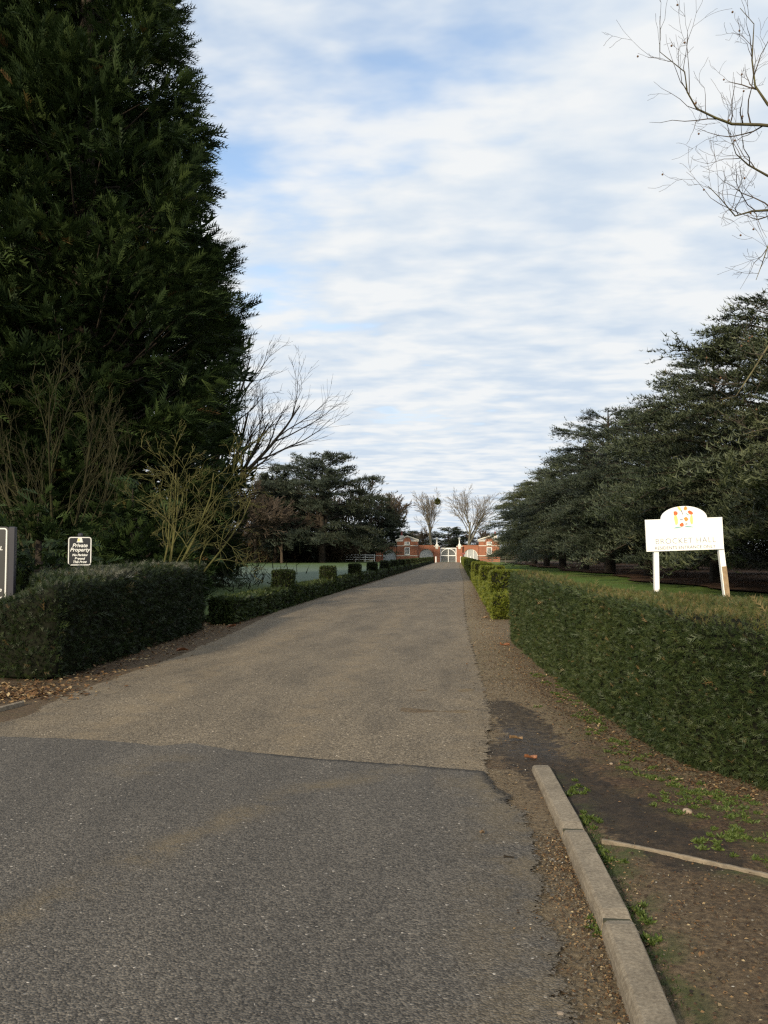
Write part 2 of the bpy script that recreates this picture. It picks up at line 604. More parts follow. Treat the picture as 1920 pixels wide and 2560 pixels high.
def edge_alpha(t, shader, out, amp=0.10, scale=9.0):
    """the sheet ends in a ragged line where its signed distance 'edge' plus noise passes zero"""
    e = attr(t, 'edge')
    n = math_n(t, 'SUBTRACT', math_n(t, 'ADD', math_n(t, 'MULTIPLY', noise_n(t, scale * 0.35, 3, 0.6), 0.55), math_n(t, 'MULTIPLY', noise_n(t, scale * 5.0, 4, 0.7), 0.45)), 0.5)
    v = math_n(t, 'ADD', e, math_n(t, 'MULTIPLY', math_n(t, 'MULTIPLY', n, amp * 2), attr(t, 'rag')))
    f = math_n(t, 'GREATER_THAN', v, 0.0)
    tr = t.nodes.new('ShaderNodeBsdfTransparent')
    mx = t.nodes.new('ShaderNodeMixShader')
    t.links.new(f, mx.inputs[0])
    t.links.new(tr.outputs[0], mx.inputs[1])
    t.links.new(shader, mx.inputs[2])
    t.links.new(mx.outputs[0], out.inputs[0])
    return v


def aggregate_mat(name, dark, mid, light, stain_col, amp, cell=0.011, bumpk=0.9, crack=True, patch=(0.78, 1.18)):
    m, t, b, out = new_mat(name)
    co = obj_co(t)
    vo = t.nodes.new('ShaderNodeTexVoronoi')
    vo.inputs['Scale'].default_value = 1.0 / cell
    t.links.new(co, vo.inputs['Vector'])
    rnd = t.nodes.new('ShaderNodeSeparateColor')
    t.links.new(vo.outputs['Color'], rnd.inputs[0])
    c = ramp(t, rnd.outputs[0], [(0.0, dark), (0.45, mid), (0.93, light), (0.994, light), (1.0, tuple(min(0.75, x * 2.6 + 0.1) for x in light))])
    n1 = noise_n(t, 38.0, 4, 0.7)
    c = mix_c(t, 0.55, c, ramp(t, n1, [(0.32, (0.55, 0.55, 0.56)), (0.68, (1.4, 1.4, 1.38))]), 'MULTIPLY')
    mpn = t.nodes.new('ShaderNodeMapping')
    mpn.inputs['Scale'].default_value = (1.6, 0.45, 1.0)
    t.links.new(co, mpn.inputs[0])
    n2 = noise_n(t, 1.1, 6, 0.65, vec=mpn.outputs[0], dist=0.4)
    c = mix_c(t, 1.0, c, ramp(t, n2, [(0.28, (patch[0],) * 3), (0.72, (patch[1], patch[1] * 0.985, patch[1] * 0.95))]), 'MULTIPLY')
    st = attr(t, 'stain')
    sn = noise_n(t, 2.6, 5, 0.6)
    sf = math_n(t, 'MULTIPLY', math_n(t, 'MULTIPLY', st, ramp_f(t, sn, 0.36, 0.62)), ramp_f(t, noise_n(t, 17.0, 6, 0.7), 0.26, 0.54))
    c = mix_c(t, math_n(t, 'MULTIPLY', sf, 0.8, clamp=True), c, mix_c(t, 0.55, c, stain_col))
    v = edge_alpha(t, b.outputs[0], out, amp)
    if crack:
        near = math_n(t, 'SUBTRACT', 1.0, math_n(t, 'MULTIPLY', v, 14.0), clamp=True)
        c = mix_c(t, math_n(t, 'MULTIPLY', near, attr(t, 'gap')), c, (0.012, 0.011, 0.010))
    t.links.new(c, b.inputs['Base Color'])
    b.inputs['Roughness'].default_value = 0.82
    b.inputs['Specular IOR Level'].default_value = 0.35
    h = math_n(t, 'ADD', math_n(t, 'MULTIPLY', vo.outputs['Distance'], -0.9), math_n(t, 'MULTIPLY', n1, 1.4))
    bump(t, b, h, bumpk, 0.008)
    return m


def ramp_f(t, v, a, b_):
    mr = t.nodes.new('ShaderNodeMapRange')
    mr.interpolation_type = 'SMOOTHSTEP'
    mr.inputs['From Min'].default_value = a
    mr.inputs['From Max'].default_value = b_
    t.links.new(v, mr.inputs['Value'])
    return mr.outputs[0]


M['drive'] = aggregate_mat('buff_drive_chippings', (0.070, 0.055, 0.038), (0.145, 0.116, 0.080), (0.245, 0.20, 0.142), (0.27, 0.20, 0.115), 0.22, 0.012, 0.8, patch=(0.66, 1.28))
M['asphalt'] = aggregate_mat('grey_asphalt', (0.046, 0.041, 0.035), (0.093, 0.083, 0.071), (0.150, 0.133, 0.112), (0.19, 0.14, 0.07), 0.11, 0.010, 1.0, patch=(0.74, 1.2))


def soil_mat():
    m, t, b, out = new_mat('verge_soil')
    n1 = noise_n(t, 34.0, 8, 0.78)
    n2 = noise_n(t, 2.2, 5, 0.6)
    c = ramp(t, n1, [(0.34, (0.022, 0.012, 0.007)), (0.5, (0.075, 0.043, 0.022)), (0.62, (0.15, 0.092, 0.046)), (0.74, (0.30, 0.21, 0.12))])
    grit = ramp(t, n1, [(0.32, (0.060, 0.041, 0.022)), (0.48, (0.180, 0.132, 0.075)), (0.62, (0.31, 0.235, 0.14)), (0.74, (0.48, 0.40, 0.28))])
    c = mix_c(t, math_n(t, 'MULTIPLY', attr(t, 'grit'), ramp_f(t, n2, 0.12, 0.48), clamp=True), c, grit)
    moss = mix_c(t, n1, (0.035, 0.05, 0.012), (0.10, 0.12, 0.03))
    c = mix_c(t, math_n(t, 'MULTIPLY', attr(t, 'moss'), ramp_f(t, noise_n(t, 5.0, 5), 0.42, 0.6), clamp=True), c, moss)
    mudn = noise_n(t, 16.0, 5, 0.6, dist=0.6)
    mud = ramp(t, mudn, [(0.3, (0.012, 0.009, 0.007)), (0.6, (0.030, 0.021, 0.014)), (0.75, (0.060, 0.042, 0.028))])
    mn = noise_n(t, 6.5, 8, 0.72)
    mf = ramp_f(t, math_n(t, 'ADD', math_n(t, 'MULTIPLY', attr(t, 'mud'), 0.9), math_n(t, 'MULTIPLY', math_n(t, 'SUBTRACT', math_n(t, 'ADD', math_n(t, 'MULTIPLY', mn, 0.6), math_n(t, 'MULTIPLY', n2, 0.4)), 0.5), 2.2)), 0.40, 0.62)
    mf = math_n(t, 'MULTIPLY', mf, math_n(t, 'ADD', 0.55, math_n(t, 'MULTIPLY', ramp_f(t, noise_n(t, 13.0, 6, 0.7), 0.35, 0.65), 0.42)))
    c = mix_c(t, mf, c, mud)
    t.links.new(c, b.inputs['Base Color'])
    wet = math_n(t, 'SUBTRACT', 0.92, math_n(t, 'MULTIPLY', math_n(t, 'MULTIPLY', attr(t, 'wet'), mf), 0.50))
    t.links.new(wet, b.inputs['Roughness'])
    b.inputs['Specular IOR Level'].default_value = 0.4
    bump(t, b, math_n(t, 'ADD', n1, math_n(t, 'MULTIPLY', mudn, 0.9)), 1.0, 0.03)
    return m


M['soil'] = soil_mat()


def lawn_mat(name, stops, patch_col, patch_lo, patch_hi):
    m, t, b, out = new_mat(name)
    n1 = noise_n(t, 30.0, 4, 0.7)
    n2 = noise_n(t, 0.09, 5, 0.6)
    c = ramp(t, n1, stops)
    c = mix_c(t, ramp_f(t, n2, patch_lo, patch_hi), c, mix_c(t, 0.75, c, patch_col))
    t.links.new(c, b.inputs['Base Color'])
    b.inputs['Roughness'].default_value = 0.9
    b.inputs['Specular IOR Level'].default_value = 0.15
    bump(t, b, n1, 0.8, 0.03)
    return m


def frost_mat():
    m, t, b, out = new_mat('frosted_lawn')
    n1 = noise_n(t, 30.0, 4, 0.7)
    mpn = t.nodes.new('ShaderNodeMapping')
    mpn.inputs['Scale'].default_value = (0.10, 0.05, 1.0)
    t.links.new(obj_co(t), mpn.inputs[0])
    n2 = noise_n(t, 1.0, 7, 0.68, vec=mpn.outputs[0])
    frost = ramp(t, n1, [(0.3, (0.052, 0.076, 0.050)), (0.5, (0.090, 0.122, 0.086)), (0.7, (0.14, 0.175, 0.135))])
    green = ramp(t, n1, [(0.3, (0.035, 0.058, 0.018)), (0.5, (0.065, 0.098, 0.030)), (0.7, (0.10, 0.135, 0.05))])
    f = math_n(t, 'ADD', attr(t, 'frost'), math_n(t, 'MULTIPLY', math_n(t, 'SUBTRACT', n2, 0.5), 1.6))
    t.links.new(mix_c(t, ramp_f(t, f, 0.25, 0.75), green, frost), b.inputs['Base Color'])
    b.inputs['Roughness'].default_value = 0.9
    b.inputs['Specular IOR Level'].default_value = 0.15
    bump(t, b, n1, 0.8, 0.03)
    return m


M['frost_lawn'] = frost_mat()
M['lawn'] = lawn_mat('green_lawn', [(0.3, (0.050, 0.090, 0.016)), (0.5, (0.090, 0.145, 0.026)), (0.7, (0.14, 0.20, 0.045))], (0.12, 0.10, 0.04), 0.5, 0.7)
M['floor_litter'] = lawn_mat('leaf_strewn_ground', [(0.3, (0.03, 0.02, 0.013)), (0.5, (0.07, 0.042, 0.026)), (0.7, (0.12, 0.078, 0.046))], (0.05, 0.05, 0.02), 0.5, 0.7)
M['ground'] = lawn_mat('rough_ground', [(0.3, (0.04, 0.05, 0.02)), (0.5, (0.07, 0.08, 0.035)), (0.7, (0.11, 0.11, 0.06))], (0.08, 0.06, 0.03), 0.45, 0.6)


def kerb_mat():
    m, t, b, out = new_mat('kerb_concrete')
    n1 = noise_n(t, 60.0, 5, 0.7)
    n2 = noise_n(t, 5.0, 5, 0.6)
    c = ramp(t, n1, [(0.3, (0.15, 0.122, 0.088)), (0.55, (0.265, 0.222, 0.165)), (0.75, (0.38, 0.33, 0.255))])
    c = mix_c(t, 1.0, c, ramp(t, n2, [(0.3, (0.62, 0.60, 0.56)), (0.7, (1.12, 1.1, 1.05))]), 'MULTIPLY')
    t.links.new(c, b.inputs['Base Color'])
    b.inputs['Roughness'].default_value = 0.88
    bump(t, b, n1, 0.6, 0.006)
    return m


M['kerb'] = kerb_mat()
M['mortar'] = plain('mossy_mortar', (0.035, 0.035, 0.018), 0.95, 0.3, 40)
M['edging'] = plain('grey_timber_edging', (0.19, 0.155, 0.11), 0.85, 0.3, 20, 0.5)


# ------------------------------------------------------------------ ground sheets
def seg_dist(x, y, pts):
    """unsigned distance of points to a polyline and which side (left of travel positive)"""
    pts = np.asarray(pts, float)[:, :2]
    best = np.full(x.shape, 1e9)
    side = np.zeros(x.shape)
    for a, b in zip(pts[:-1], pts[1:]):
        ab = b - a
        t = np.clip(((x - a[0]) * ab[0] + (y - a[1]) * ab[1]) / (ab @ ab), 0, 1)
        dx, dy = x - a[0] - t * ab[0], y - a[1] - t * ab[1]
        d = np.hypot(dx, dy)
        cr = ab[0] * (y - a[1]) - ab[1] * (x - a[0])
        m = d < best
        best = np.where(m, d, best)
        side = np.where(m, np.sign(cr), side)
    return best, side


def blob(x, y, pts, width):
    d, _ = seg_dist(x, y, pts)
    return np.exp(-(d / width) ** 2)


def sheet(name, xs, ys, zf, mat, attr_f=None, crop=None, parent=None):
    X, Y = np.meshgrid(xs, ys)
    x, y = X.ravel(), Y.ravel()
    z = zf(x, y) if callable(zf) else np.full(x.shape, zf)
    V = np.stack([x, y, z], 1)
    nx = len(xs)
    i, j = np.meshgrid(np.arange(nx - 1), np.arange(len(ys) - 1))
    a = (j * nx + i).ravel()
    Q = np.stack([a, a + 1, a + nx + 1, a + nx], 1)
    at = attr_f(x, y) if attr_f else {}
    if crop is not None:
        keep = crop(x, y)
        Q = Q[keep[Q].any(1)]
        used = np.unique(Q)
        mp = np.full(len(V), -1)
        mp[used] = np.arange(len(used))
        V, Q = V[used], mp[Q]
        at = {k: v[used] for k, v in at.items()}
    return link(name, mesh_np(name, V, Q, at, smooth=True), mat, parent)


def spaced(a, b, d0, growth):
    out = [a]
    d = d0
    while out[-1] < b:
        out.append(out[-1] + d)
        d *= growth
    out[-1] = b
    return np.array(out)


U2 = lambda pts, z=0.0: np.array([U(px, py, z)[:2] for px, py in pts])

g = MB()
gm = mesh_np('ground', [(-3000, -600, -0.05), (3000, -600, -0.05), (3000, 4000, -0.05), (-3000, 4000, -0.05)], [[0, 1, 2, 3]])
tag(link('ground', gm, M['ground']), 'rough open ground stretching away behind the trees', 'ground', kind='structure')

# drive: outline in ground coordinates
DR_R = np.concatenate([[[0.1, 4.0], [0.3, 5.2]], U2([(1208, 1935), (1222, 1850), (1228, 1790), (1205, 1700), (1180, 1625), (1165, 1550), (1160, 1500), (1158, 1450)]), [[0.35, 90.0], [0.6, 184.0], [0.6, 240]]])
DR_L = np.concatenate([[[-9.0, 5.0]], U2([(-420, 1905), (-100, 1835), (60, 1795), (160, 1742), (300, 1692), (450, 1640), (600, 1575), (720, 1515)]), [[-4.95, 45.0], [-4.7, 90.0], [-4.55, 184.0], [-4.5, 240]]])
AS_N = np.concatenate([[[-14, 6.6]], U2([(-300, 1842), (0, 1845), (150, 1850), (280, 1858), (400, 1870), (480, 1862), (600, 1882), (800, 1902), (1000, 1917), (1205, 1934)])])
AS_E = U2([(1205, 1934), (1262, 1990), (1330, 2062), (1352, 2150), (1372, 2300), (1400, 2450), (1450, 2600)])
AS_E = np.concatenate([AS_E, [[0.75, 1.5], [0.8, -2.0], [0.8, -12.0]]])
JOIN = np.concatenate([AS_N, AS_E[1:]])


def drive_attrs(x, y):
    dr, sr = seg_dist(x, y, DR_R)
    dl, sl = seg_dist(x, y, DR_L)
    e = np.minimum(dr * sr, -dl * sl)          # inside: left of the right edge, right of the left edge
    tr = blob(x, y, [[-3.4, 5], [-3.6, 190]], 0.32) * 0.9 + blob(x, y, [[-1.5, 5], [-1.8, 190]], 0.28) * 0.9 + np.clip(1 - e / 0.7, 0, 1) * 0.9
    return {'edge': e, 'stain': np.clip(tr, 0, 1), 'gap': np.zeros_like(x), 'rag': np.ones_like(x)}


dr_y = spaced(5.3, 186.0, 0.06, 1.025)
dr_x = np.linspace(-10, 1.6, 150)
drive_o = sheet('drive', dr_x, dr_y, lambda x, y: 0.008 + 0.003 * noise(np.stack([x, y, 0 * x], 1), 0.7, 1), M['drive'], drive_attrs,
                lambda x, y: drive_attrs(x, y)['edge'] > -0.16)
tag(drive_o, 'buff chipping surfaced drive running straight to the white gate', 'drive', kind='structure')


def asphalt_attrs(x, y):
    d, s = seg_dist(x, y, JOIN)
    st = blob(x, y, U2([(-100, 2380), (60, 2300), (330, 2170), (520, 2075), (760, 1980), (1000, 1930)]), 0.14)
    st = np.maximum(st, 0.7 * blob(x, y, U2([(330, 1930), (420, 1905)]), 0.25))
    st = np.maximum(st, 1.1 * np.clip(1 - d / 0.55, 0, 1) * (x > -0.2) * np.clip((6.6 - y) / 0.5, 0, 1))
    gx = np.clip((x + 1.9) / 0.5, 0, 1) * np.clip((0.9 - x) / 0.3, 0, 1) * (y > 5.6)
    de, _e = seg_dist(x, y, AS_E)
    rag = np.where(de < d + 1e-4, 3.2, 0.7)
    rag = np.where((de < 0.5) & (y > 5.5), np.clip(0.7 + (6.4 - y) * 2.8, 0.7, 3.2), rag)
    return {'edge': -d * s, 'stain': np.clip(st, 0, 1), 'gap': gx, 'rag': rag}


as_y = np.concatenate([np.linspace(-12, 1.4, 20), np.arange(1.5, 8.0, 0.05)])
as_x = np.concatenate([np.linspace(-14, -4.1, 40), np.arange(-4.0, 1.5, 0.05)])
as_o = sheet('road', as_x, as_y, lambda x, y: 0.018 + 0.003 * noise(np.stack([x, y, 0 * x], 1), 1.1, 2), M['asphalt'], asphalt_attrs,
             lambda x, y: asphalt_attrs(x, y)['edge'] > -0.26)
tag(as_o, 'grey asphalt road mouth in front of the drive', 'road', kind='structure')

MUD = U2([(1250, 1760), (1300, 1800), (1330, 1850), (1330, 1890), (1420, 1960), (1520, 2030), (1640, 2100), (1730, 2150)])
MUD2 = U2([(1230, 1870), (1300, 1880), (1390, 1900)])
RUTS = [U2([(1290 + k * 14, 1760), (1330 + k * 14, 1860), (1440 + k * 20, 1960), (1640 + k * 24, 2095)]) for k in range(5)]
EDGE_LINE = U2([(1506, 2118), (1700, 2158), (1920, 2208), (2150, 2262)])
KERB_C = U2([(1349, 1908), (1432, 2068), (1540, 2292), (1648, 2560)], 0.08)


RH_FOOT = U2([(2050, 2060), (1930, 2015), (1790, 1962), (1656, 1904), (1520, 1812), (1426, 1742), (1340, 1672), (1267, 1602)])


def verge_z(x, y):
    p = np.stack([x, y, 0 * x], 1)
    z = -0.004 + 0.010 * noise(p, 2.2, 3) + 0.006 * noise(p, 9.0, 4)
    for rt in RUTS:
        z -= 0.014 * blob(x, y, rt, 0.035)
    kd, ks = seg_dist(x, y, KERB_C)
    right = (ks > 0) & (y < 6.4)
    z += np.where(right, 0.035 * np.clip(kd / 0.25, 0, 1), 0)
    ed, es = seg_dist(x, y, EDGE_LINE)
    z += np.where((es > 0) & (x > 1.0) & (y < 6.5), 0.02 * np.clip(ed / 0.1, 0, 1), 0)
    z += 0.10 * np.clip((x - 2.3) / 2.0, 0, 1) * np.clip((8 - y) / 3, 0, 1)
    return z


def verge_attrs(x, y):
    d, s = seg_dist(x, y, DR_R)
    ad, as_ = seg_dist(x, y, AS_E)
    grit = np.clip(1.4 - d / 1.1, 0, 1) * np.clip((y - 6.2) / 1.5, 0, 1) + 0.35 * np.clip((5.2 - y) / 1.2, 0, 1) + 0.8 * np.exp(-(ad / 0.5) ** 2) * (y < 6.5)
    hd, _h = seg_dist(x, y, RH_FOOT)
    grit = np.maximum(grit, 0.85 * np.exp(-((hd - 0.12) / 0.28) ** 2) * (y < 18))
    mud = np.maximum(blob(x, y, MUD, 0.34), blob(x, y, MUD2, 0.3))
    wet = blob(x, y, U2([(1290, 1830), (1350, 1880)]), 0.32)
    kd, ks = seg_dist(x, y, KERB_C)
    ed, es = seg_dist(x, y, EDGE_LINE)
    moss = np.clip(np.exp(-((kd - 0.12) / 0.12) ** 2) * (ks > 0) + 0.9 * np.exp(-(ed / 0.12) ** 2) * (es < 0) + 0.35 * blob(x, y, U2([(1440, 1740), (1560, 1880), (1700, 2010), (1900, 2120)]), 0.4), 0, 1)
    moss = moss * (y < 11) + 0.15 * (y >= 11)
    return {'grit': np.clip(grit, 0, 1), 'mud': np.clip(mud, 0, 1), 'wet': np.clip(wet, 0, 1), 'moss': moss}


v_y = np.concatenate([np.arange(1.6, 10.0, 0.055), spaced(10.0, 186.0, 0.06, 1.035)[1:]])
v_x = np.concatenate([np.arange(-0.6, 3.2, 0.055), np.linspace(3.2, 9.0, 20)[1:]])
vr = sheet('verge', v_x, v_y, verge_z, M['soil'], verge_attrs, lambda x, y: (x < np.where(y < 18, 9.5, 1.7)))
tag(vr, 'muddy gravelly soil verge along the tall right hedge', 'verge', kind='structure')


def left_attrs(x, y):
    o = np.zeros_like(x)
    return {'grit': o + 0.25, 'mud': 0.6 * blob(x, y, U2([(-60, 1830), (60, 1805)]), 0.3), 'wet': o, 'moss': o + 0.1}  # mud value only darkens a patch at the near left end


vl = sheet('verge', np.linspace(-16, -3.0, 160), spaced(7.0, 186.0, 0.07, 1.03), lambda x, y: -0.004 + 0.008 * noise(np.stack([x, y, 0 * x], 1), 2.2, 3), M['soil'], left_attrs,
           lambda x, y: (x > np.where(y < 20, -16.5, -6.0)))
tag(vl, 'leaf strewn soil strip at the foot of the left hedge', 'verge', kind='structure')

ll = sheet('lawn', np.linspace(-110, -5.8, 60), np.linspace(20, 186, 60), lambda x, y: 0.012 + 0.10 * noise(np.stack([x, y, 0 * x], 1), 0.06, 1) + 0.06, M['frost_lawn'], lambda x, y: {'frost': np.clip((y - 32) / 30, 0, 1) * 0.75 * np.clip((135 - y) / 45, 0, 1) + 0.08})  # frost melted at the far end; near fade paints in tree shadow
tag(ll, 'pale frosted lawn beyond the left hedge', 'lawn', kind='structure')
lr = sheet('lawn', np.linspace(1.5, 90, 60), np.linspace(9.5, 186, 60), lambda x, y: 0.05 + 0.06 * noise(np.stack([x, y, 0 * x], 1), 0.08, 2), M['lawn'])
tag(lr, 'green lawn between the right hedge and the cedars', 'lawn', kind='structure')


def litter_edge(x, y):
    e = x - (12.2 - 0.012 * y + 0.8 * np.sin(y * 0.21) + 0.5 * np.sin(y * 0.57 + 1))
    return {'edge': e, 'rag': np.ones_like(x)}


mfl, t_, b_, out_ = new_mat('leaf_strewn_ground_edge')
n_ = noise_n(t_, 24, 4, 0.7)
t_.links.new(ramp(t_, n_, [(0.3, (0.030, 0.018, 0.012)), (0.5, (0.070, 0.040, 0.024)), (0.7, (0.12, 0.072, 0.042))]), b_.inputs['Base Color'])
b_.inputs['Roughness'].default_value = 0.95
b_.inputs['Specular IOR Level'].default_value = 0.1
edge_alpha(t_, b_.outputs[0], out_, 1.2, 0.8)
lf = sheet('woodland_floor', np.linspace(6, 95, 70), np.linspace(14, 190, 90), lambda x, y: 0.13 + 0.06 * noise(np.stack([x, y, 0 * x], 1), 0.08, 2), mfl, litter_edge, lambda x, y: litter_edge(x, y)['edge'] > -1.5)
tag(lf, 'brown leaf litter on the shaded ground under the cedars', 'ground', kind='structure')

# kerb: one structure, each stone a piece
kerb = tag(link('kerb', None), 'weathered concrete kerb stones beside the road mouth', 'kerb', kind='structure')


def kerb_stone(a, b, za, zb, seed):
    r = np.random.default_rng(seed)
    a, b = np.asarray(a), np.asarray(b)
    t = nrm(b - a)
    side = np.array([t[1], -t[0]])          # to the right of travel
    if side[0] < 0:
        side = -side
    prof = [(-0.068, -0.12), (-0.067, 0.0), (-0.064, 0.062), (-0.054, 0.090), (-0.042, 0.099), (0.061, 0.101), (0.067, 0.096), (0.068, -0.12)]
    n = 15
    V = []
    for i in range(n + 1):
        f = i / n
        gp = 0.006 + 0.985 * f * 1.0
        p = a + (b - a) * (0.008 + 0.984 * f)
        zt = za + (zb - za) * f
        for u, z in prof:
            sh = 0.0
            if i in (0, n):
                sh = -0.012
            j = r.normal(0, 0.0005, 2)
            V.append((*(p + side * (u + j[0])), zt + z - 0.1 + sh * (z > 0) + j[1] * (z > 0)))
    m = len(prof)
    F = []
    for i in range(n):
        for k in range(m):
            k2 = (k + 1) % m
            F.append((i * m + k, i * m + k2, (i + 1) * m + k2, (i + 1) * m + k))
    me = bpy.data.meshes.new('kerb_stone')
    me.from_pydata([tuple(v) for v in V], [], F + [tuple(range(m))[::-1], tuple(n * m + k for k in range(m))])
    me.update()
    bm = bmesh.new()
    bm.from_mesh(me)
    bmesh.ops.recalc_face_normals(bm, faces=bm.faces)
    bm.to_mesh(me)
    bm.free()
    return link('kerb_stone', me, M['kerb'], kerb)


kz = [0.045, 0.075, 0.085, 0.085, 0.085]
kc = [U(1349, 1908, kz[0])[:2], U(1432, 2068, kz[1])[:2], U(1541, 2292, kz[2])[:2], U(1660, 2600, kz[3])[:2]]
kc.append(kc[3] + (kc[3] - kc[2]) * 1.1)
for i in range(4):
    kerb_stone(kc[i], kc[i + 1], kz[i], kz[i + 1], 20 + i)
for i in (1, 2, 3):
    jt = MB().box(-0.055, 0.058, -0.012, 0.012, -0.15, kz[i] - 0.012).build('mortar_joint', M['mortar'], kerb, (kc[i][0], kc[i][1], 0))
    dk = kc[i] - kc[i - 1]
    jt.rotation_euler = (0, 0, math.atan2(dk[1], dk[0]) + math.pi / 2)


def strip(name, pts, wd, z0, z1, mat, label, cat):
    pts = np.asarray(pts)
    P = []
    for a, b in zip(pts[:-1], pts[1:]):
        for f in np.linspace(0, 1, 14, endpoint=False):
            P.append(a + (b - a) * f)
    P.append(pts[-1])
    P = np.array(P)
    t = nrm(np.gradient(P, axis=0))
    s = np.stack([t[:, 1], -t[:, 0]], 1)
    r = np.random.default_rng(3)
    V, F = [], []
    for i in range(len(P)):
        j = r.normal(0, 0.0009, 3)
        for u, z in ((-1, z0), (-0.9, z1 - 0.006), (-0.6, z1), (0.6, z1), (0.9, z1 - 0.006), (1, z0)):
            V.append((*(P[i] + s[i] * u * (wd / 2 + j[0])), z + (j[1] if z > z0 else 0)))
    for i in range(len(P) - 1):
        for k in range(5):
            F.append((i * 6 + k, i * 6 + k + 1, i * 6 + 7 + k, i * 6 + 6 + k))
    F += [(0, 1, 2, 3, 4, 5), tuple((len(P) - 1) * 6 + k for k in (5, 4, 3, 2, 1, 0))]
    me = bpy.data.meshes.new(name)
    me.from_pydata(V, [], F)
    me.update()
    return tag(link(name, me, mat), label, cat)


strip('path_edging', EDGE_LINE, 0.024, -0.03, 0.048, M['edging'], 'thin grey edging strip crossing the soil right of the kerb', 'edging')
strip('path_edging', U2([(-260, 1845), (0, 1778), (56, 1763)]), 0.05, -0.03, 0.045, M['edging'], 'short grey edging strip by the foot of the left hedge', 'edging')


# ------------------------------------------------------------------ hedges
def hedge_core(front, back, hts, r=0.07, bumpy=0.035, ns=None, seed=0, close=True):
    """front/back: polylines (same count) of the two feet; returns V, Q of a rounded box-like body"""
    front, back, hts = np.asarray(front, float), np.asarray(back, float), np.asarray(hts, float)
    s0 = np.concatenate([[0], np.cumsum(np.linalg.norm(np.diff(front, axis=0), axis=1))])
    ns = ns or max(4, int(min(s0[-1] / 0.12, 160)))
    s = np.linspace(0, s0[-1], ns)
    f = np.stack([np.interp(s, s0, front[:, i]) for i in (0, 1)], 1)
    b = np.stack([np.interp(s, s0, back[:, i]) for i in (0, 1)], 1)
    h = np.interp(s, s0, hts)
    prof = [(0.03, 0.0), (0.0, 0.12), (0.0, 0.3), (0.0, 0.5), (0.0, 0.7), (0.0, 0.86), (0.012, 0.94), (0.05, 0.99), (0.15, 1.0), (0.32, 1.0), (0.5, 1.0), (0.68, 1.0), (0.85, 1.0), (0.95, 0.99), (0.988, 0.94), (1.0, 0.86), (1.0, 0.5), (1.0, 0.12), (0.97, 0.0)]
    m = len(prof)
    V = np.zeros((ns, m, 3))
    for k, (u, z) in enumerate(prof):
        V[:, k, :2] = f + (b - f) * u
        V[:, k, 2] = h * z
    ctr = V.mean(1, keepdims=True)
    fl = V.reshape(-1, 3)
    dn = noise(fl, 2.6, seed % 6)[:, None] + 0.6 * noise(fl, 7.0, (seed + 1) % 6)[:, None]
    out = nrm(fl - np.repeat(ctr.reshape(-1, 3), m, 0))
    fl = fl + out * dn * bumpy
    idx = np.arange(ns * m).reshape(ns, m)
    Q = np.stack([idx[:-1, :-1], idx[1:, :-1], idx[1:, 1:], idx[:-1, 1:]], -1).reshape(-1, 4)
    caps = []
    for e in (0, ns - 1):
        for k in range(m // 2):
            q = [idx[e, k], idx[e, k + 1], idx[e, m - 2 - k], idx[e, m - 1 - k]]
            caps.append(q if e == 0 else q[::-1])
    Q = np.concatenate([Q, np.array(caps)])
    # outward orientation
    a, bb, c, d = (fl[Q[:, i]] for i in range(4))
    nv = np.cross(c - a, d - bb)
    cen = (a + bb + c + d) / 4
    mid = fl.mean(0)
    return fl, Q, nv


def orient(V, Q, inside):
    a, b, c, d = (V[Q[:, i]] for i in range(4))
    nv = np.cross(c - a, d - b)
    cen = (a + b + c + d) / 4
    flip = np.einsum('ij,ij->i', nv, cen - inside(cen)) < 0
    Q = Q.copy()
    Q[flip] = Q[flip][:, ::-1]
    return Q


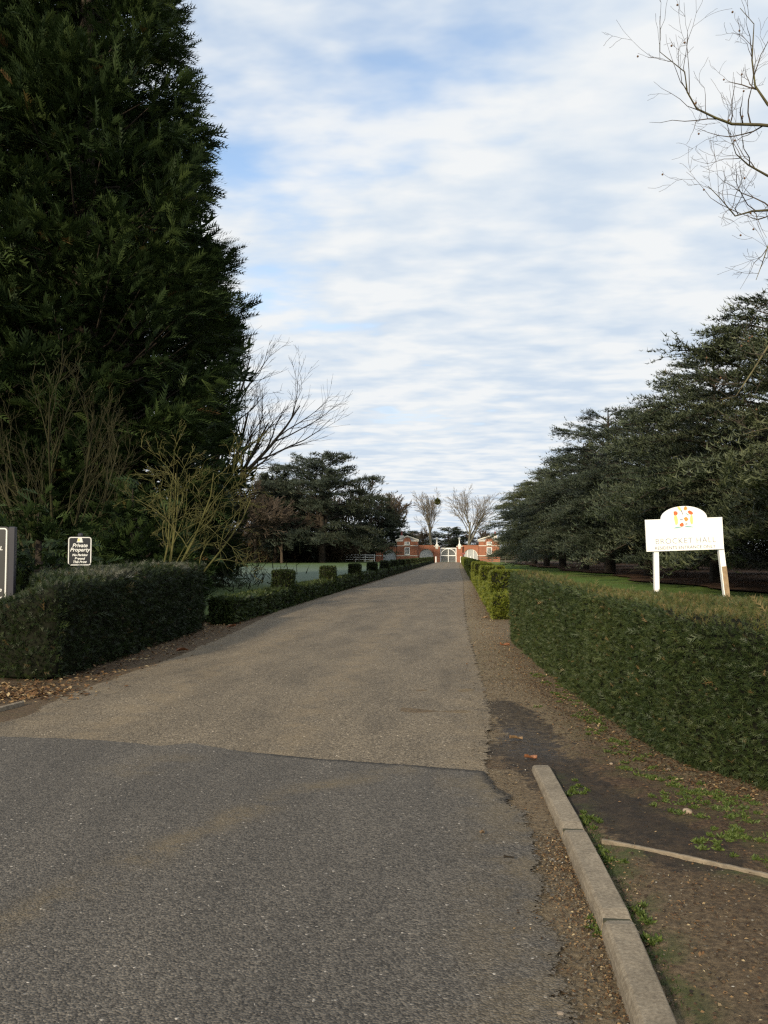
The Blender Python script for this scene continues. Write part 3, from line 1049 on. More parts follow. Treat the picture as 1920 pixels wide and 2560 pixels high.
def make_hedge(name, label, front, back, hts, n_sprig, size, mat, seed, tmpl=YEW, top_mat=None, top_n=0, wfun=None, tone_top=None, cat='hedge', group=None, parent=None, part=False, top_sel=None, bumpy=0.022):
    rng = np.random.default_rng(seed)
    V, Q, _ = hedge_core(front, back, hts, seed=seed, bumpy=bumpy)
    fm, bm_ = np.asarray(front), np.asarray(back)
    mids = np.concatenate([(fm + bm_) / 2, np.full((len(fm), 1), np.mean(hts) * 0.5)], 1)
    dense = np.concatenate([np.linspace(mids[i], mids[i + 1], 40) for i in range(len(mids) - 1)]) if len(mids) > 1 else mids
    # keep the inner line off the two end caps
    dense = dense[int(len(dense) * 0.04):len(dense) - int(len(dense) * 0.04)]

    def inside(c):
        out = np.empty_like(c)
        for i in range(0, len(c), 4000):
            dd = ((c[i:i + 4000, None, :2] - dense[None, :, :2]) ** 2).sum(-1)
            out[i:i + 4000] = dense[dd.argmin(1)]
        return out
    Q = orient(V, Q, inside)
    root = parent if part else thing(name, label, cat, group=group)
    base = V.copy()
    ins = inside(V)
    base = V - nrm(V - ins) * 0.05
    link('branches', mesh_np('branches', base, Q, smooth=True), M['core'], root)
    a, b, c, d = (V[Q[:, i]] for i in range(4))
    cen = (a + b + c + d) / 4
    nv = nrm(np.cross(c - a, d - b))
    wgt = np.ones(len(Q)) if wfun is None else wfun(cen, nv)
    p, n = sample_mesh(V, Q, n_sprig, rng, wgt)
    lump = noise(p, 9.0, 2) * 0.012 + noise(p, 22.0, 3) * 0.008
    p = p + n * (lump[:, None] - 0.02)
    dirn = n * 0.55 + rng.normal(0, 0.55, p.shape) + np.array([0, 0, 0.25])
    dirn += 0.35 * n * (np.einsum('ij,ij->i', dirn, n) < 0)[:, None]
    sz = size * rng.uniform(0.7, 1.35, len(p)) * np.where(rng.random(len(p)) > 0.975, 1.9, 1.0)
    tone = np.clip(rng.beta(2.6, 3.2, len(p)) + 0.10 * noise(p, 2.0, 1) + (rng.random(len(p)) > 0.985) * 0.6, 0, 1)
    fr = rot_frames(dirn, rng)
    if top_mat is not None:
        sel = (n[:, 2] > 0.6) & (rng.random(len(p)) < 0.9)
        if top_sel is not None:
            sel &= top_sel(p, rng)
    else:
        sel = np.zeros(len(p), bool)
    for s_, nm, mt in ((~sel, 'foliage', mat), (sel, 'clipped_top', top_mat)):
        if s_.sum() == 0:
            continue
        Vv, T, tn = stamp(tmpl, p[s_], fr[s_], sz[s_], tone[s_])
        link(nm, mesh_np(nm, Vv, T, {'tone': tn}), mt, root)
    return root


# tall hedge at the right: front foot follows the verge, flaring towards the camera
RH_F = np.concatenate([[[3.6, 3.2], [2.9, 3.9]], U2([(1930, 2015), (1790, 1962), (1656, 1904), (1520, 1812), (1426, 1742), (1340, 1672), (1267, 1602)])])
RH_F = RH_F + np.array([0.06, 0.0])
RH_B = np.array([[6.0, 6.6], [4.6, 8.3], [3.5, 9.3], [2.9, 9.9], [2.3, 10.1], [1.85, 10.2], [1.72, 11.2], [1.68, 13.2], [1.66, RH_F[-1][1] + 0.05]])
make_hedge('tall_yew_hedge', 'long tall clipped yew hedge with browned top beside the muddy right verge', RH_F, RH_B, [1.13, 1.15, 1.18, 1.20, 1.22, 1.25, 1.27, 1.30, 1.32], 72000, 0.046, M['yew'], 5, YEW, M['yew_cut'],
           wfun=lambda c, n: np.where(n[:, 2] > 0.6, 0.34, np.where(n[:, 0] > 0.2, 0.06, 1.0)) * np.clip(7.0 / np.maximum(c[:, 1], 3.0), 0.5, 1.15))

LH_F = np.concatenate([U2([(-330, 1690), (-80, 1697), (60, 1704), (140, 1703)]), U2([(240, 1672), (340, 1636), (430, 1603), (512, 1575)])])
LH_B = LH_F.copy()
LH_B[:4] += np.array([[-0.2, 1.5], [-0.3, 1.5], [-0.6, 1.6], [-1.2, 1.5]])
LH_B[4:] += np.array([[-1.5, 0.9], [-1.6, 0.5], [-1.5, 0.3], [-1.45, 0.15]])
make_hedge('tall_yew_hedge', 'tall yew hedge along the left edge of the drive, coloured dark for shade', LH_F, LH_B, [0.82, 0.90, 1.13, 1.27, 1.33, 1.38, 1.42, 1.44], 21000, 0.075, M['yew_shaded'], 6, YEW, M['yew_frost'],
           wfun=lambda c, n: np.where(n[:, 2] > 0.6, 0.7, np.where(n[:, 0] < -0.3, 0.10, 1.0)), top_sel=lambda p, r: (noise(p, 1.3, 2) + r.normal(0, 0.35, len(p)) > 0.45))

# low castellated hedges
XL, XR = -5.05, 0.92


def low_front(sgn, y):
    return XL - 0.003 * (0) + (y - 20) * 0.0022 if sgn < 0 else XR + 0.0 * y


ly = np.array([19.2, 24, 30, 40, 60, 100, 140, 176.0])
lf_ = np.stack([-5.25 + 0.0035 * (ly - 20), ly], 1)
low_l = make_hedge('low_box_hedge', 'low clipped box hedge with raised square blocks left of the drive', lf_, lf_ + np.array([-0.60, 0]), np.full(8, 0.60), 16000, 0.09, M['box'], 7, YEW_LO,
                   wfun=lambda c, n: np.clip(26.0 / np.maximum(c[:, 1], 15), 0.05, 1.2) ** 1.5 * np.where(n[:, 0] < -0.5, 0.3, 1.0) * np.where(n[:, 1] < -0.6, 5.0, 1.0), bumpy=0.012)
ry = np.array([21.5, 25, 32, 45, 70, 110, 150, 176.0])
rf_ = np.stack([np.full(8, 0.92), ry], 1)
low_r = make_hedge('low_box_hedge', 'low clipped hedge with raised blocks right of the drive, coloured golden green for sunlight', rf_, rf_ + np.array([0.95, 0]), np.full(8, 0.62), 16000, 0.08, M['sunlit_hedge'], 8, YEW_LO,
                   wfun=lambda c, n: np.clip(26.0 / np.maximum(c[:, 1], 15), 0.05, 1.2) ** 1.5 * np.where(n[:, 0] > 0.5, 0.3, 1.0) * np.where(n[:, 1] < -0.6, 5.0, 1.0), bumpy=0.012)


def block_meshes(seed, wx, wy, z0, z1, n, size):
    rng = np.random.default_rng(seed)
    fr = np.array([[-wx / 2, -wy / 2], [-wx / 2, 0], [-wx / 2, wy / 2]])
    V, Q, _ = hedge_core(fr, fr + np.array([wx, 0]), [z1] * 3, seed=seed, ns=8, bumpy=0.012)
    V[:, 2] = z0 + V[:, 2] * (z1 - z0) / z1
    ctr = np.array([0, 0, (z0 + z1) / 2])
    Q = orient(V, Q, lambda c: np.tile(ctr, (len(c), 1)))
    core = V - nrm(V - ctr) * 0.05
    p, nn = sample_mesh(V, Q, n, rng)
    d = nn * 0.6 + rng.normal(0, 0.55, p.shape) + np.array([0, 0, 0.25])
    Vv, T, tn = stamp(YEW_LO, p - nn * 0.02, rot_frames(d, rng), size * rng.uniform(0.7, 1.3, n), rng.beta(2, 2.4, n))
    return mesh_np('hedge_block', Vv, T, {'tone': tn}), mesh_np('branches', core, Q, smooth=True)


near_b = [block_meshes(30 + k, 0.64, 0.64, 0.50, 1.15, 1900, 0.075) for k in range(2)]
far_b = [block_meshes(40 + k, 0.66, 0.75, 0.50, 1.17, 500, 0.12) for k in range(3)]
near_g = [block_meshes(50 + k, 0.92, 1.05, 0.50, 1.19, 3600, 0.085) for k in range(2)]
far_g = [block_meshes(55 + k, 0.92, 1.05, 0.50, 1.17, 700, 0.13) for k in range(3)]
sunlit_near, sunlit_far = near_g, far_g
for me0, me1 in near_b + far_b:
    me0.materials.append(M['box'])
    me1.materials.append(M['core'])
for me0, me1 in sunlit_near + sunlit_far:
    me0.materials.append(M['sunlit_hedge'])
    me1.materials.append(M['core'])
for side, root, near_l, far_l, ys_ in (('l', low_l, near_b, far_b, [26.2, 35.3, 44.4] + [44.4 + 9.0 * i for i in range(1, 15)]), ('r', low_r, sunlit_near, sunlit_far, [23.2, 33.0, 42.5] + [42.5 + 8.8 * i for i in range(1, 16)])):
    for i, yy in enumerate(ys_):
        lst = near_l if i < 4 else far_l
        m0, m1 = lst[i % len(lst)]
        xx = (-5.25 + 0.0035 * (yy - 20) - 0.30) if side == 'l' else 0.92 + 0.47
        hb = link('hedge_block', m0, None, root, (xx, yy, 0), rz=math.pi * (i % 2))
        link('branches', m1, None, hb)


# ------------------------------------------------------------------ trees
def bough_tree(name, label, loc, prof, n_bough, plumes, mat, seed, bark_m, tmpl=PLUME, size=(0.5, 0.95), bough_len=2.3, cat='tree', group=None, face=None):
    """dense conifer: boughs seated on a profile of (height, radius), each a cluster of feathery fronds"""
    rng = np.random.default_rng(seed)
    H = prof[-1][0]
    hs = np.array([a for a, _ in prof])
    rs = np.array([b for _, b in prof])
    z = []
    while len(z) < n_bough:
        q = rng.uniform(hs[0], H)
        if rng.random() < (np.interp(q, hs, rs) / rs.max()) * (1.0 - 0.15 * q / H) + 0.06:
            z.append(q)
    z = np.array(z)
    az = rng.uniform(0, 6.283, n_bough)
    R = np.interp(z, hs, rs) * np.where(rng.random(n_bough) < 0.25, rng.uniform(0.25, 0.75, n_bough), rng.uniform(0.88, 1.04, n_bough))
    out = np.stack([np.cos(az), np.sin(az), 0 * az], 1)
    tip = out * R[:, None] + np.array([0, 0, 1.0]) * z[:, None]
    bdir = nrm(out + np.array([0, 0, 0.60]) + rng.normal(0, 0.15, out.shape))
    btone = rng.uniform(-0.22, 0.22, n_bough)
    bi = np.repeat(np.arange(n_bough), plumes)
    n = len(bi)
    s = rng.beta(1.6, 1.0, n)
    bl = bough_len * rng.uniform(0.7, 1.3, n_bough)
    side = np.cross(bdir, [0, 0, 1.0])
    side = nrm(side)
    lat = rng.normal(0, 0.42, n) * (1.25 - 0.6 * s)
    ver = rng.normal(-0.05, 0.28, n) * (1.2 - 0.6 * s)
    pos = tip[bi] - bdir[bi] * ((1 - s) * bl[bi])[:, None] + side[bi] * lat[:, None] + np.array([0, 0, 1.0]) * (ver - 0.10 * s * s)[:, None]
    keep = pos[:, 2] > 0.25
    d = nrm(bdir[bi] * 0.9 + side[bi] * (lat * 0.8)[:, None] + rng.normal(0, 0.33, (n, 3)) + np.array([0, 0, -0.15]))
    fr = rot_frames(d, rng, roll=0.9)
    sz = rng.uniform(size[0], size[1], n)
    tone = np.clip(0.45 + btone[bi] + rng.normal(0, 0.16, n) + (rng.random(n) > 0.995) * 0.5, 0, 1)
    Vv, T, tn = stamp(tmpl, pos[keep], fr[keep], sz[keep], tone[keep])
    root = thing(name, label, cat, loc, group=group)
    link('crown', mesh_np('crown', Vv, T, {'tone': tn}), mat, root)
    lines = [(np.array([[0, 0, -0.2], [0.05, 0.02, H * 0.3], [0, 0.05, H * 0.65], [0, 0, H * 0.95]]), np.array([0.55, 0.42, 0.25, 0.04]) * (H / 30 + 0.2), 8)]
    for k in range(0, n_bough, 3):
        a = np.array([0, 0, max(0.4, z[k] - R[k] * 0.45)])
        b = tip[k] - bdir[k] * bl[k] * 0.6
        lines.append((np.array([a, (a + b) / 2 + [0, 0, -0.12 * R[k]], b]), np.array([0.07, 0.045, 0.02]), 4))
    link('trunk', tubes_mesh('trunk', lines), bark_m, root)
    return root


bough_tree('cypress_tree', 'towering dark green cypress filling the sky left of the drive', L(192, 31), [(0.6, 4.6), (5, 5.5), (11.5, 6.0), (16, 5.0), (22, 3.75), (27, 2.2), (32, 0.3)], 720, 40, M['cypress'], 51, M['bark_dark'])
bough_tree('cypress_tree', 'dark cypress at the left edge behind the bare multi-stemmed tree', L(-180, 29), [(0.6, 4.8), (5, 5.8), (12, 6.0), (18, 4.8), (24, 3.0), (30, 0.3)], 340, 30, M['cypress'], 52, M['bark_dark'], PLUME_LO)
bough_tree('cypress_tree', 'dark cypress standing behind and between the two front ones', L(30, 36), [(0.4, 5.2), (8, 6.4), (16, 6.2), (24, 4.6), (31, 2.0), (35, 0.3)], 300, 26, M['cypress'], 56, M['bark_dark'], PLUME_LO, (0.9, 1.6), 2.8)
bough_tree('cypress_tree', 'lower dark cypress behind the right flank of the tallest one', L(315, 41), [(0.4, 4.6), (6, 5.4), (12, 5.0), (18, 3.4), (24, 0.3)], 190, 26, M['cypress'], 57, M['bark_dark'], PLUME_LO, (1.0, 1.8), 2.6)
bough_tree('yew_shrub', 'dark low evergreen shrub behind the black private property sign', L(95, 17.5), [(0.3, 1.3), (1.0, 1.5), (1.9, 1.1), (2.7, 0.2)], 46, 34, M['cypress'], 53, M['bark_dark'], PLUME_LO, (0.25, 0.5), 0.7, 'shrub')
bough_tree('yew_shrub', 'dark evergreen shrub behind the hedge left of the leaning bare tree', L(330, 24.5), [(0.3, 1.8), (1.4, 2.2), (2.6, 1.6), (3.8, 0.2)], 60, 34, M['cypress'], 54, M['bark_dark'], PLUME_LO, (0.3, 0.6), 0.9, 'shrub')


def cedar_meshes(seed, H, R, base, limbs, leaders=1, size=0.34, tw_density=1.0, droop=0.18, step=0.16, zmin=0.6):
    """flat-tiered cedar: limbs carrying level sprays of needle tufts"""
    rng = np.random.default_rng(seed)
    lines, pos, dirs, ton = [], [], [], []
    tops = [np.array([0, 0, 0.0])] + [np.array([rng.uniform(-0.14, 0.14) * R * 1.4, rng.uniform(-0.14, 0.14) * R, 0]) for _ in range(leaders - 1)]
    for k, tp in enumerate(tops):
        hh = H * (1 if k == 0 else rng.uniform(0.86, 0.97))
        lines.append((np.array([[0, 0, -0.2], tp * 0.3 + [0, 0, hh * 0.3], tp * 0.9 + [0, 0, hh * 0.65], tp + [0, 0, hh]]), np.array([0.034, 0.026, 0.014, 0.003]) * H * (1 if k == 0 else 0.7), 7))
    for i in range(limbs):
        f = (i + rng.random()) / limbs
        z0 = base + (H - base) * f ** 1.05 * 0.97
        rr = R * min(1.0, 1.12 * (1 - ((z0 - base) / (H - base)) ** 1.7)) ** 0.85 * rng.uniform(0.62, 1.08) + 0.45
        a = rng.uniform(0, 6.283)
        o = np.array([math.cos(a), math.sin(a), 0])
        sd = np.array([-o[1], o[0], 0])
        tp = tops[rng.integers(len(tops))]
        st = tp * (z0 / H) + np.array([0, 0, z0])
        up = rng.uniform(0.04, 0.34) + 0.45 * f
        n = 7
        ts = np.linspace(0, 1, n)
        bend = rng.normal(0, 0.08)
        pts = np.array([st + o * rr * t + sd * rr * bend * t * t + np.array([0, 0, rr * (up * t - (droop + 0.25 * (1 - f)) * t * t * t)]) for t in ts])
        r0 = 0.012 * rr + 0.02
        lines.append((pts, r0 * (1 - 0.9 * ts), 5))
        nt_ = int((8 + 5.0 * rr) * tw_density)
        ltone = rng.normal(0, 0.12)
        for j in range(nt_):
            t = rng.beta(1.7, 1.0)
            t = 0.18 + 0.82 * t
            k = min(n - 2, int(t * (n - 1)))
            q = pts[k] + (pts[k + 1] - pts[k]) * (t * (n - 1) - k)
            s = rng.choice([-1, 1])
            ln = (0.20 + 0.34 * (1 - abs(t - 0.55))) * rr * 0.62 * rng.uniform(0.5, 1.1) + 0.25
            an = rng.uniform(0.45, 1.1)
            dd = nrm(o * math.cos(an) + sd * s * math.sin(an) + np.array([0, 0, rng.normal(0.02, 0.10)]))
            m = max(2, int(ln / step))
            tt = np.linspace(0.1, 1, m)[:, None]
            pp = q + dd * ln * tt + np.array([0, 0, 1]) * (rng.normal(-0.16, 0.2) * ln * tt * tt) + rng.normal(0, 0.05, (m, 3))
            pos.append(pp)
            dirs.append(nrm(np.tile(dd, (m, 1)) * 0.9 + rng.normal(0, 0.35, (m, 3))))
            ton.append(np.clip(0.42 + ltone + rng.normal(0, 0.16, m) + 0.0 * tt[:, 0], 0, 1))
            if j % 4 == 0:
                lines.append((np.array([q, pp[m // 2], pp[-1]]), np.array([0.016, 0.011, 0.004]), 3))
    pos, dirs, ton = np.concatenate(pos), np.concatenate(dirs), np.concatenate(ton)
    keep = pos[:, 2] > zmin + 0.5 * noise(pos, 0.7, 2)
    pos, dirs, ton = pos[keep], dirs[keep], ton[keep]
    n = len(pos)
    fr = rot_frames(dirs, rng, roll=0.35)
    Vv, T, tn = stamp(TUFT, pos, fr, size * rng.uniform(0.6, 1.3, n), ton)
    return mesh_np('crown', Vv, T, {'tone': tn}), tubes_mesh('trunk', lines)


def place_tree(name, label, cat, meshes, loc, rz=0.0, sc=(1, 1, 1), group=None):
    o = thing(name, label, cat, loc, rz, group)
    o.scale = sc
    link('crown', meshes[0], None, o)
    link('trunk', meshes[1], None, o)
    return o


ced = [cedar_meshes(60 + k, 15.0, 7.2, 2.5, 120, 1 + k % 2, 0.30, 1.0, 0.16, 0.18, 0.8) for k in range(3)]
for a, b in ced:
    a.materials.append(M['cedar'])
    b.materials.append(M['bark_dark'])
row = [(15.4, 27, 1.02, 'nearest tall grey-green cedar, cut by the right edge of the picture'), (14.6, 37, 1.0, 'cedar rising just above the white board sign, second in the right row'),
       (14.6, 48, 0.95, 'third cedar of the right row, left of the white board sign'), (13.6, 60, 0.95, 'fourth cedar of the right row, beside the one with a pointed tip'),
       (13.2, 73, 1.08, 'cedar with a sharp pointed tip standing out of the right row'), (13.2, 87, 0.98, 'sixth cedar of the right row'), (12.8, 102, 1.0, 'seventh cedar of the right row'),
       (12.6, 118, 1.0, 'eighth cedar of the right row, towards the gate'), (12.4, 135, 1.0, 'ninth cedar of the right row, next to last before the gate'), (14.2, 152, 0.92, 'farthest cedar of the right row, hiding half the right lodge')]
for i, (x, y, s, lab) in enumerate(row):
    s *= 0.96
    place_tree('cedar_tree', lab, 'tree', ced[i % 3], (x, y, 0), 0.9 * i + 0.4, (s, s, s * 0.91 * (1.0 + 0.03 * ((i * 7) % 3 - 1))), 'cedars in a row right of the drive')
for i, (x, y, s) in enumerate([(27, 34, 0.95), (26, 50, 1.0), (25, 68, 0.9), (25, 90, 0.95), (25, 115, 0.95), (24, 145, 0.95)]):
    place_tree('cedar_tree', 'shaded cedar of the back row, ' + ('nearest the camera at the right edge', 'second from the camera, behind the white sign', 'third from the camera', 'fourth from the camera', 'fifth from the camera', 'nearest the gate')[i], 'tree', ced[(i + 1) % 3], (x, y, 0), 1.3 * i, (s, s, s * 0.9), 'cedars of the hidden second row')

big_c = cedar_meshes(71, 21.5, 14.5, 3.0, 130, 3, 0.70, 0.6, 0.12, 0.42, 1.8)
drk_c = cedar_meshes(72, 14.0, 8.5, 1.4, 100, 2, 0.65, 0.8, 0.16, 0.38)
for a, b in (big_c, drk_c):
    a.materials.append(M['cedar_dark'])
    b.materials.append(M['bark_dark'])
place_tree('cedar_tree', 'wide spreading cedar with several tops at the far edge of the frosted lawn', 'tree', big_c, L(805, 162), 0.3)
place_tree('cedar_tree', 'dark cedar reaching over the left lodge with a long flat branch', 'tree', drk_c, L(938, 194), 1.0)
place_tree('cedar_tree', 'dark cedar half hidden behind the left of the spreading cedar', 'tree', drk_c, L(690, 176), 2.0, (1.0, 1.0, 1.2))
place_tree('cedar_tree', 'dark evergreen seen over the white gate between the bare trees', 'tree', drk_c, L(1122, 235), 0.5, (1.0, 1.0, 0.66))
place_tree('cedar_tree', 'dark evergreen beyond the gate, left of the pale trunked tree', 'tree', drk_c, L(1030, 250), 2.2, (1.0, 1.0, 0.62))


def bare_tree(seed, H, r0, levels, kids, ang, lr, t0, seg=5, wob=0.10, trop=(0.0, 0.06, 0.08, 0.05, 0.02), trunk_frac=0.8, lean=(0, 0), taper=0.35, stems=1, spread=0.2, rr=0.62, minr=0.006):
    rng = np.random.default_rng(seed)
    thick, thin = [], []

    def br(p, d, ln, r, lv):
        pts, rad = [p], [r]
        q, dd = p, d
        sg_ = seg if lv < 3 else 3
        for i in range(sg_):
            dd = nrm(dd + rng.normal(0, wob * (0.5 if lv == 0 else 1), 3) + np.array([0, 0, trop[lv]]))
            q = q + dd * ln / sg_
            pts.append(q)
            rad.append(max(minr * 0.6, r * (1 - (i + 1) / sg_ * (1 - (taper if lv == 0 else 0.22)))))
        pts, rad = np.array(pts), np.array(rad)
        (thick if lv <= 1 else thin).append((pts, rad, 7 if lv == 0 else (5 if lv == 1 else 3)))
        if lv >= levels:
            return
        for j in range(kids[lv]):
            t = t0[lv] + (0.98 - t0[lv]) * (j + rng.random()) / kids[lv]
            k = min(sg_ - 1, int(t * sg_))
            f = t * sg_ - k
            b = pts[k] + (pts[k + 1] - pts[k]) * f
            td = nrm(pts[k + 1] - pts[k])
            a = nrm(np.cross(td, rng.normal(0, 1, 3)))
            an = ang[lv] * rng.uniform(0.7, 1.25)
            cd = nrm(td * math.cos(an) + a * math.sin(an))
            cl = ln * lr[lv] * rng.uniform(0.65, 1.15) * (1.15 - 0.55 * t)
            br(b, cd, cl, max(minr, (rad[k] + (rad[k + 1] - rad[k]) * f) * rr), lv + 1)
    for s in range(stems):
        a = rng.uniform(0, 6.283)
        d = np.array([lean[0], lean[1], 1.0]) + (np.array([math.cos(a), math.sin(a), 0]) * spread if stems > 1 else 0)
        br(np.array([math.cos(a) * 0.12 * (stems > 1), math.sin(a) * 0.12 * (stems > 1), -0.1]), nrm(d), H * trunk_frac * rng.uniform(0.8, 1.0), r0, 0)
    return tubes_mesh('crown', thin), tubes_mesh('trunk', thick)


def bare(name, label, meshes, loc, mat_t, mat_c, rz=0.0, sc=1.0, group=None, cat='tree'):
    if not len(meshes[0].materials):
        meshes[0].materials.append(mat_c)
        meshes[1].materials.append(mat_t)
    return place_tree(name, label, cat, meshes, loc, rz, (sc, sc, sc), group)


tall_a = bare_tree(81, 21, 0.32, 4, (7, 8, 6, 4), (0.26, 0.42, 0.45, 0.5), (1.55, 0.55, 0.58, 0.55), (0.40, 0.25, 0.2, 0.2), trop=(0.02, 0.05, 0.06, 0.04, 0.02), minr=0.026, trunk_frac=0.40)
tall_b = bare_tree(82, 20, 0.40, 4, (10, 8, 6, 4), (0.55, 0.5, 0.5, 0.5), (1.15, 0.60, 0.58, 0.55), (0.30, 0.25, 0.2, 0.2), trop=(0.01, 0.06, 0.05, 0.03, 0.02), minr=0.026, trunk_frac=0.46)
ta = bare('bare_tree', 'tall slender bare tree with a mistletoe ball, left of the gate opening', tall_a, L(1080, 205), M['bark_grey'], M['twig_pale'], 0.4, 1.25)
bare('bare_tree', 'broad bare tree behind the wall right of the white gate', tall_b, L(1167, 205), M['bark_grey'], M['twig_pale'], 1.4, 1.12)
# mistletoe hangs on the branch nearest to where the photograph shows it
bpy.context.view_layer.update()
tm = np.array([tuple(ta.matrix_world @ v.co) for v in list(tall_a[1].vertices)])
mist = tm[np.linalg.norm(tm - P3(1100, 1215, 205), axis=1).argmin()]
rng = np.random.default_rng(5)
mp_ = nrm(rng.normal(0, 1, (500, 3))) * (rng.random((500, 1)) ** 0.4) * np.array([0.55, 0.55, 0.62])
Vv, T, tn = stamp(YEW_LO, mp_, rot_frames(nrm(mp_ + rng.normal(0, 0.3, mp_.shape)), rng), 0.5, rng.random(500))
tag(link('mistletoe_ball', mesh_np('mistletoe_ball', Vv, T, {'tone': tn}), M['mistletoe'], loc=mist), 'round dark mistletoe ball high in the slender bare tree', 'mistletoe')

mid_a = bare_tree(83, 16, 0.32, 4, (11, 9, 7, 5), (0.75, 0.55, 0.5, 0.5), (1.0, 0.62, 0.58, 0.55), (0.3, 0.25, 0.15, 0.2), trop=(0.0, 0.05, 0.04, 0.03, 0.02), minr=0.045, trunk_frac=0.48)
mid_b = bare_tree(84, 15, 0.30, 4, (11, 9, 7, 5), (0.85, 0.6, 0.5, 0.5), (1.0, 0.62, 0.58, 0.55), (0.25, 0.25, 0.15, 0.2), trop=(0.0, 0.04, 0.04, 0.02, 0.02), minr=0.045, trunk_frac=0.48)
for i, (px, d, s, k, lab) in enumerate([(740, 186, 1.75, 0, 'bare tree rising behind the spreading cedar on its left'), (890, 188, 1.60, 1, 'bare rounded tree rising behind the spreading cedar on its right'), (958, 198, 1.55, 0, 'bare rounded tree above the dark cedar by the left lodge'),
                                        (590, 150, 1.35, 1, 'brown bare tree at the back of the frosted lawn beside the cypress'), (640, 158, 1.35, 0, 'brown bare tree between the cypress and the dark cedar'), (705, 152, 1.0, 1, 'small brown bare tree in front of the dark cedar'),
                                        (540, 142, 1.2, 0, 'brown bare tree behind the leaning lichen-green tree'), (1050, 225, 0.82, 1, 'hazy bare tree beyond the wall left of the slender tree'), (1200, 232, 0.85, 0, 'hazy bare tree beyond the right lodge'), (1120, 245, 0.7, 1, 'small hazy bare tree seen over the middle of the gate')]):
    bare('bare_tree', lab, (mid_a, mid_b)[k], L(px, d), M['bark'], M['twig'], 1.1 * i, s)
bare('bare_tree', 'bare tree spreading fine dark branches to the right of the cypress', bare_tree(85, 15.5, 0.34, 4, (12, 7, 6, 4), (0.85, 0.50, 0.45, 0.5), (1.05, 0.66, 0.60, 0.55), (0.30, 0.25, 0.2, 0.2), trop=(0.0, 0.04, 0.06, 0.05, 0.03), minr=0.008, trunk_frac=0.55, lean=(0.0, 0)), L(545, 60), M['bark'], M['twig'], 0.6, 1.5)
# scots pine, small dark rounded
bough_tree('pine_tree', 'small dark round-headed pine behind the brown bare trees', L(690, 165), [(12.5, 1.6), (14.5, 3.6), (17, 3.6), (19.5, 0.4)], 40, 30, M['cedar_dark'], 55, M['bark'], PLUME_LO, (0.9, 1.6), 1.6)
# lichen-green leaning tree and neighbours at the left
lean_t = bare_tree(86, 4.7, 0.042, 4, (5, 4, 4, 3), (0.65, 0.7, 0.6, 0.6), (0.62, 0.6, 0.55, 0.5), (0.25, 0.2, 0.15, 0.2), seg=7, wob=0.17, trop=(0.0, 0.02, 0.01, 0.0, 0.0), lean=(0.36, 0.05), stems=5, spread=0.34, trunk_frac=0.95, minr=0.007)
bare('bare_tree', 'leaning lichen-green bare tree rising behind the end of the left hedge', lean_t, L(400, 22.2), M['bark_green'], M['bark_green'])
multi = bare_tree(87, 7.6, 0.055, 3, (9, 6, 4), (0.42, 0.5, 0.55, 0.6), (0.55, 0.5, 0.5, 0.5), (0.18, 0.2, 0.15, 0.2), seg=6, wob=0.14, trop=(0.0, 0.08, 0.06, 0.03, 0.0), stems=5, spread=0.42, trunk_frac=0.85, minr=0.007)
bare('bare_tree', 'olive brown multi-stemmed bare tree in front of the cypress', multi, L(135, 23.5), M['bark_olive'], M['bark_olive'])
weep = bare_tree(88, 7.5, 0.20, 4, (9, 6, 4, 3), (1.0, 0.7, 0.6, 0.6), (0.75, 0.55, 0.5, 0.5), (0.22, 0.2, 0.15, 0.2), seg=6, wob=0.15, trop=(0.0, -0.03, -0.06, -0.06, -0.05), trunk_frac=0.7, minr=0.008)
bare('bare_tree', 'dark trunked bare tree with drooping twigs on the edge of the frosted lawn', weep, L(533, 40), M['bark_dark'], M['bark_olive'])


# dense twiggy undergrowth and the wood behind everything
def twig_mass(name, label, spots, mat, seed, n, hgt, leafy=False):
    rng = np.random.default_rng(seed)
    spots = np.asarray(spots, float)
    idx = rng.integers(0, len(spots) - 1, n)
    f = rng.random((n, 1))
    b = spots[idx] * (1 - f) + spots[idx + 1] * f
    b = b + rng.normal(0, 1, (n, 3)) * [2.2, 4.0, 0]
    h = hgt * rng.uniform(0.35, 1.0, n) * (0.75 + 0.25 * noise(b, 0.16, 2))
    z0 = rng.random(n) ** 1.3 * h * 0.75
    p0 = b + np.array([0, 0, 1.0]) * z0[:, None]
    d = nrm(rng.normal(0, 0.55, (n, 3)) + [0, 0, 0.9])
    ln = rng.uniform(0.25, 0.5, n) * hgt * 0.5
    w_ = hgt * 0.006
    side = nrm(np.cross(d, rng.normal(0, 1, (n, 3))))
    V = np.stack([p0 - side * w_, p0 + side * w_, p0 + d * ln[:, None] + rng.normal(0, 0.1, (n, 3))], 1).reshape(-1, 3)
    me = mesh_np(name, V, np.arange(len(V)).reshape(-1, 3), {'tone': np.repeat(rng.random(n), 3)})
    return tag(link(name, me, mat), label, 'undergrowth', kind='stuff')


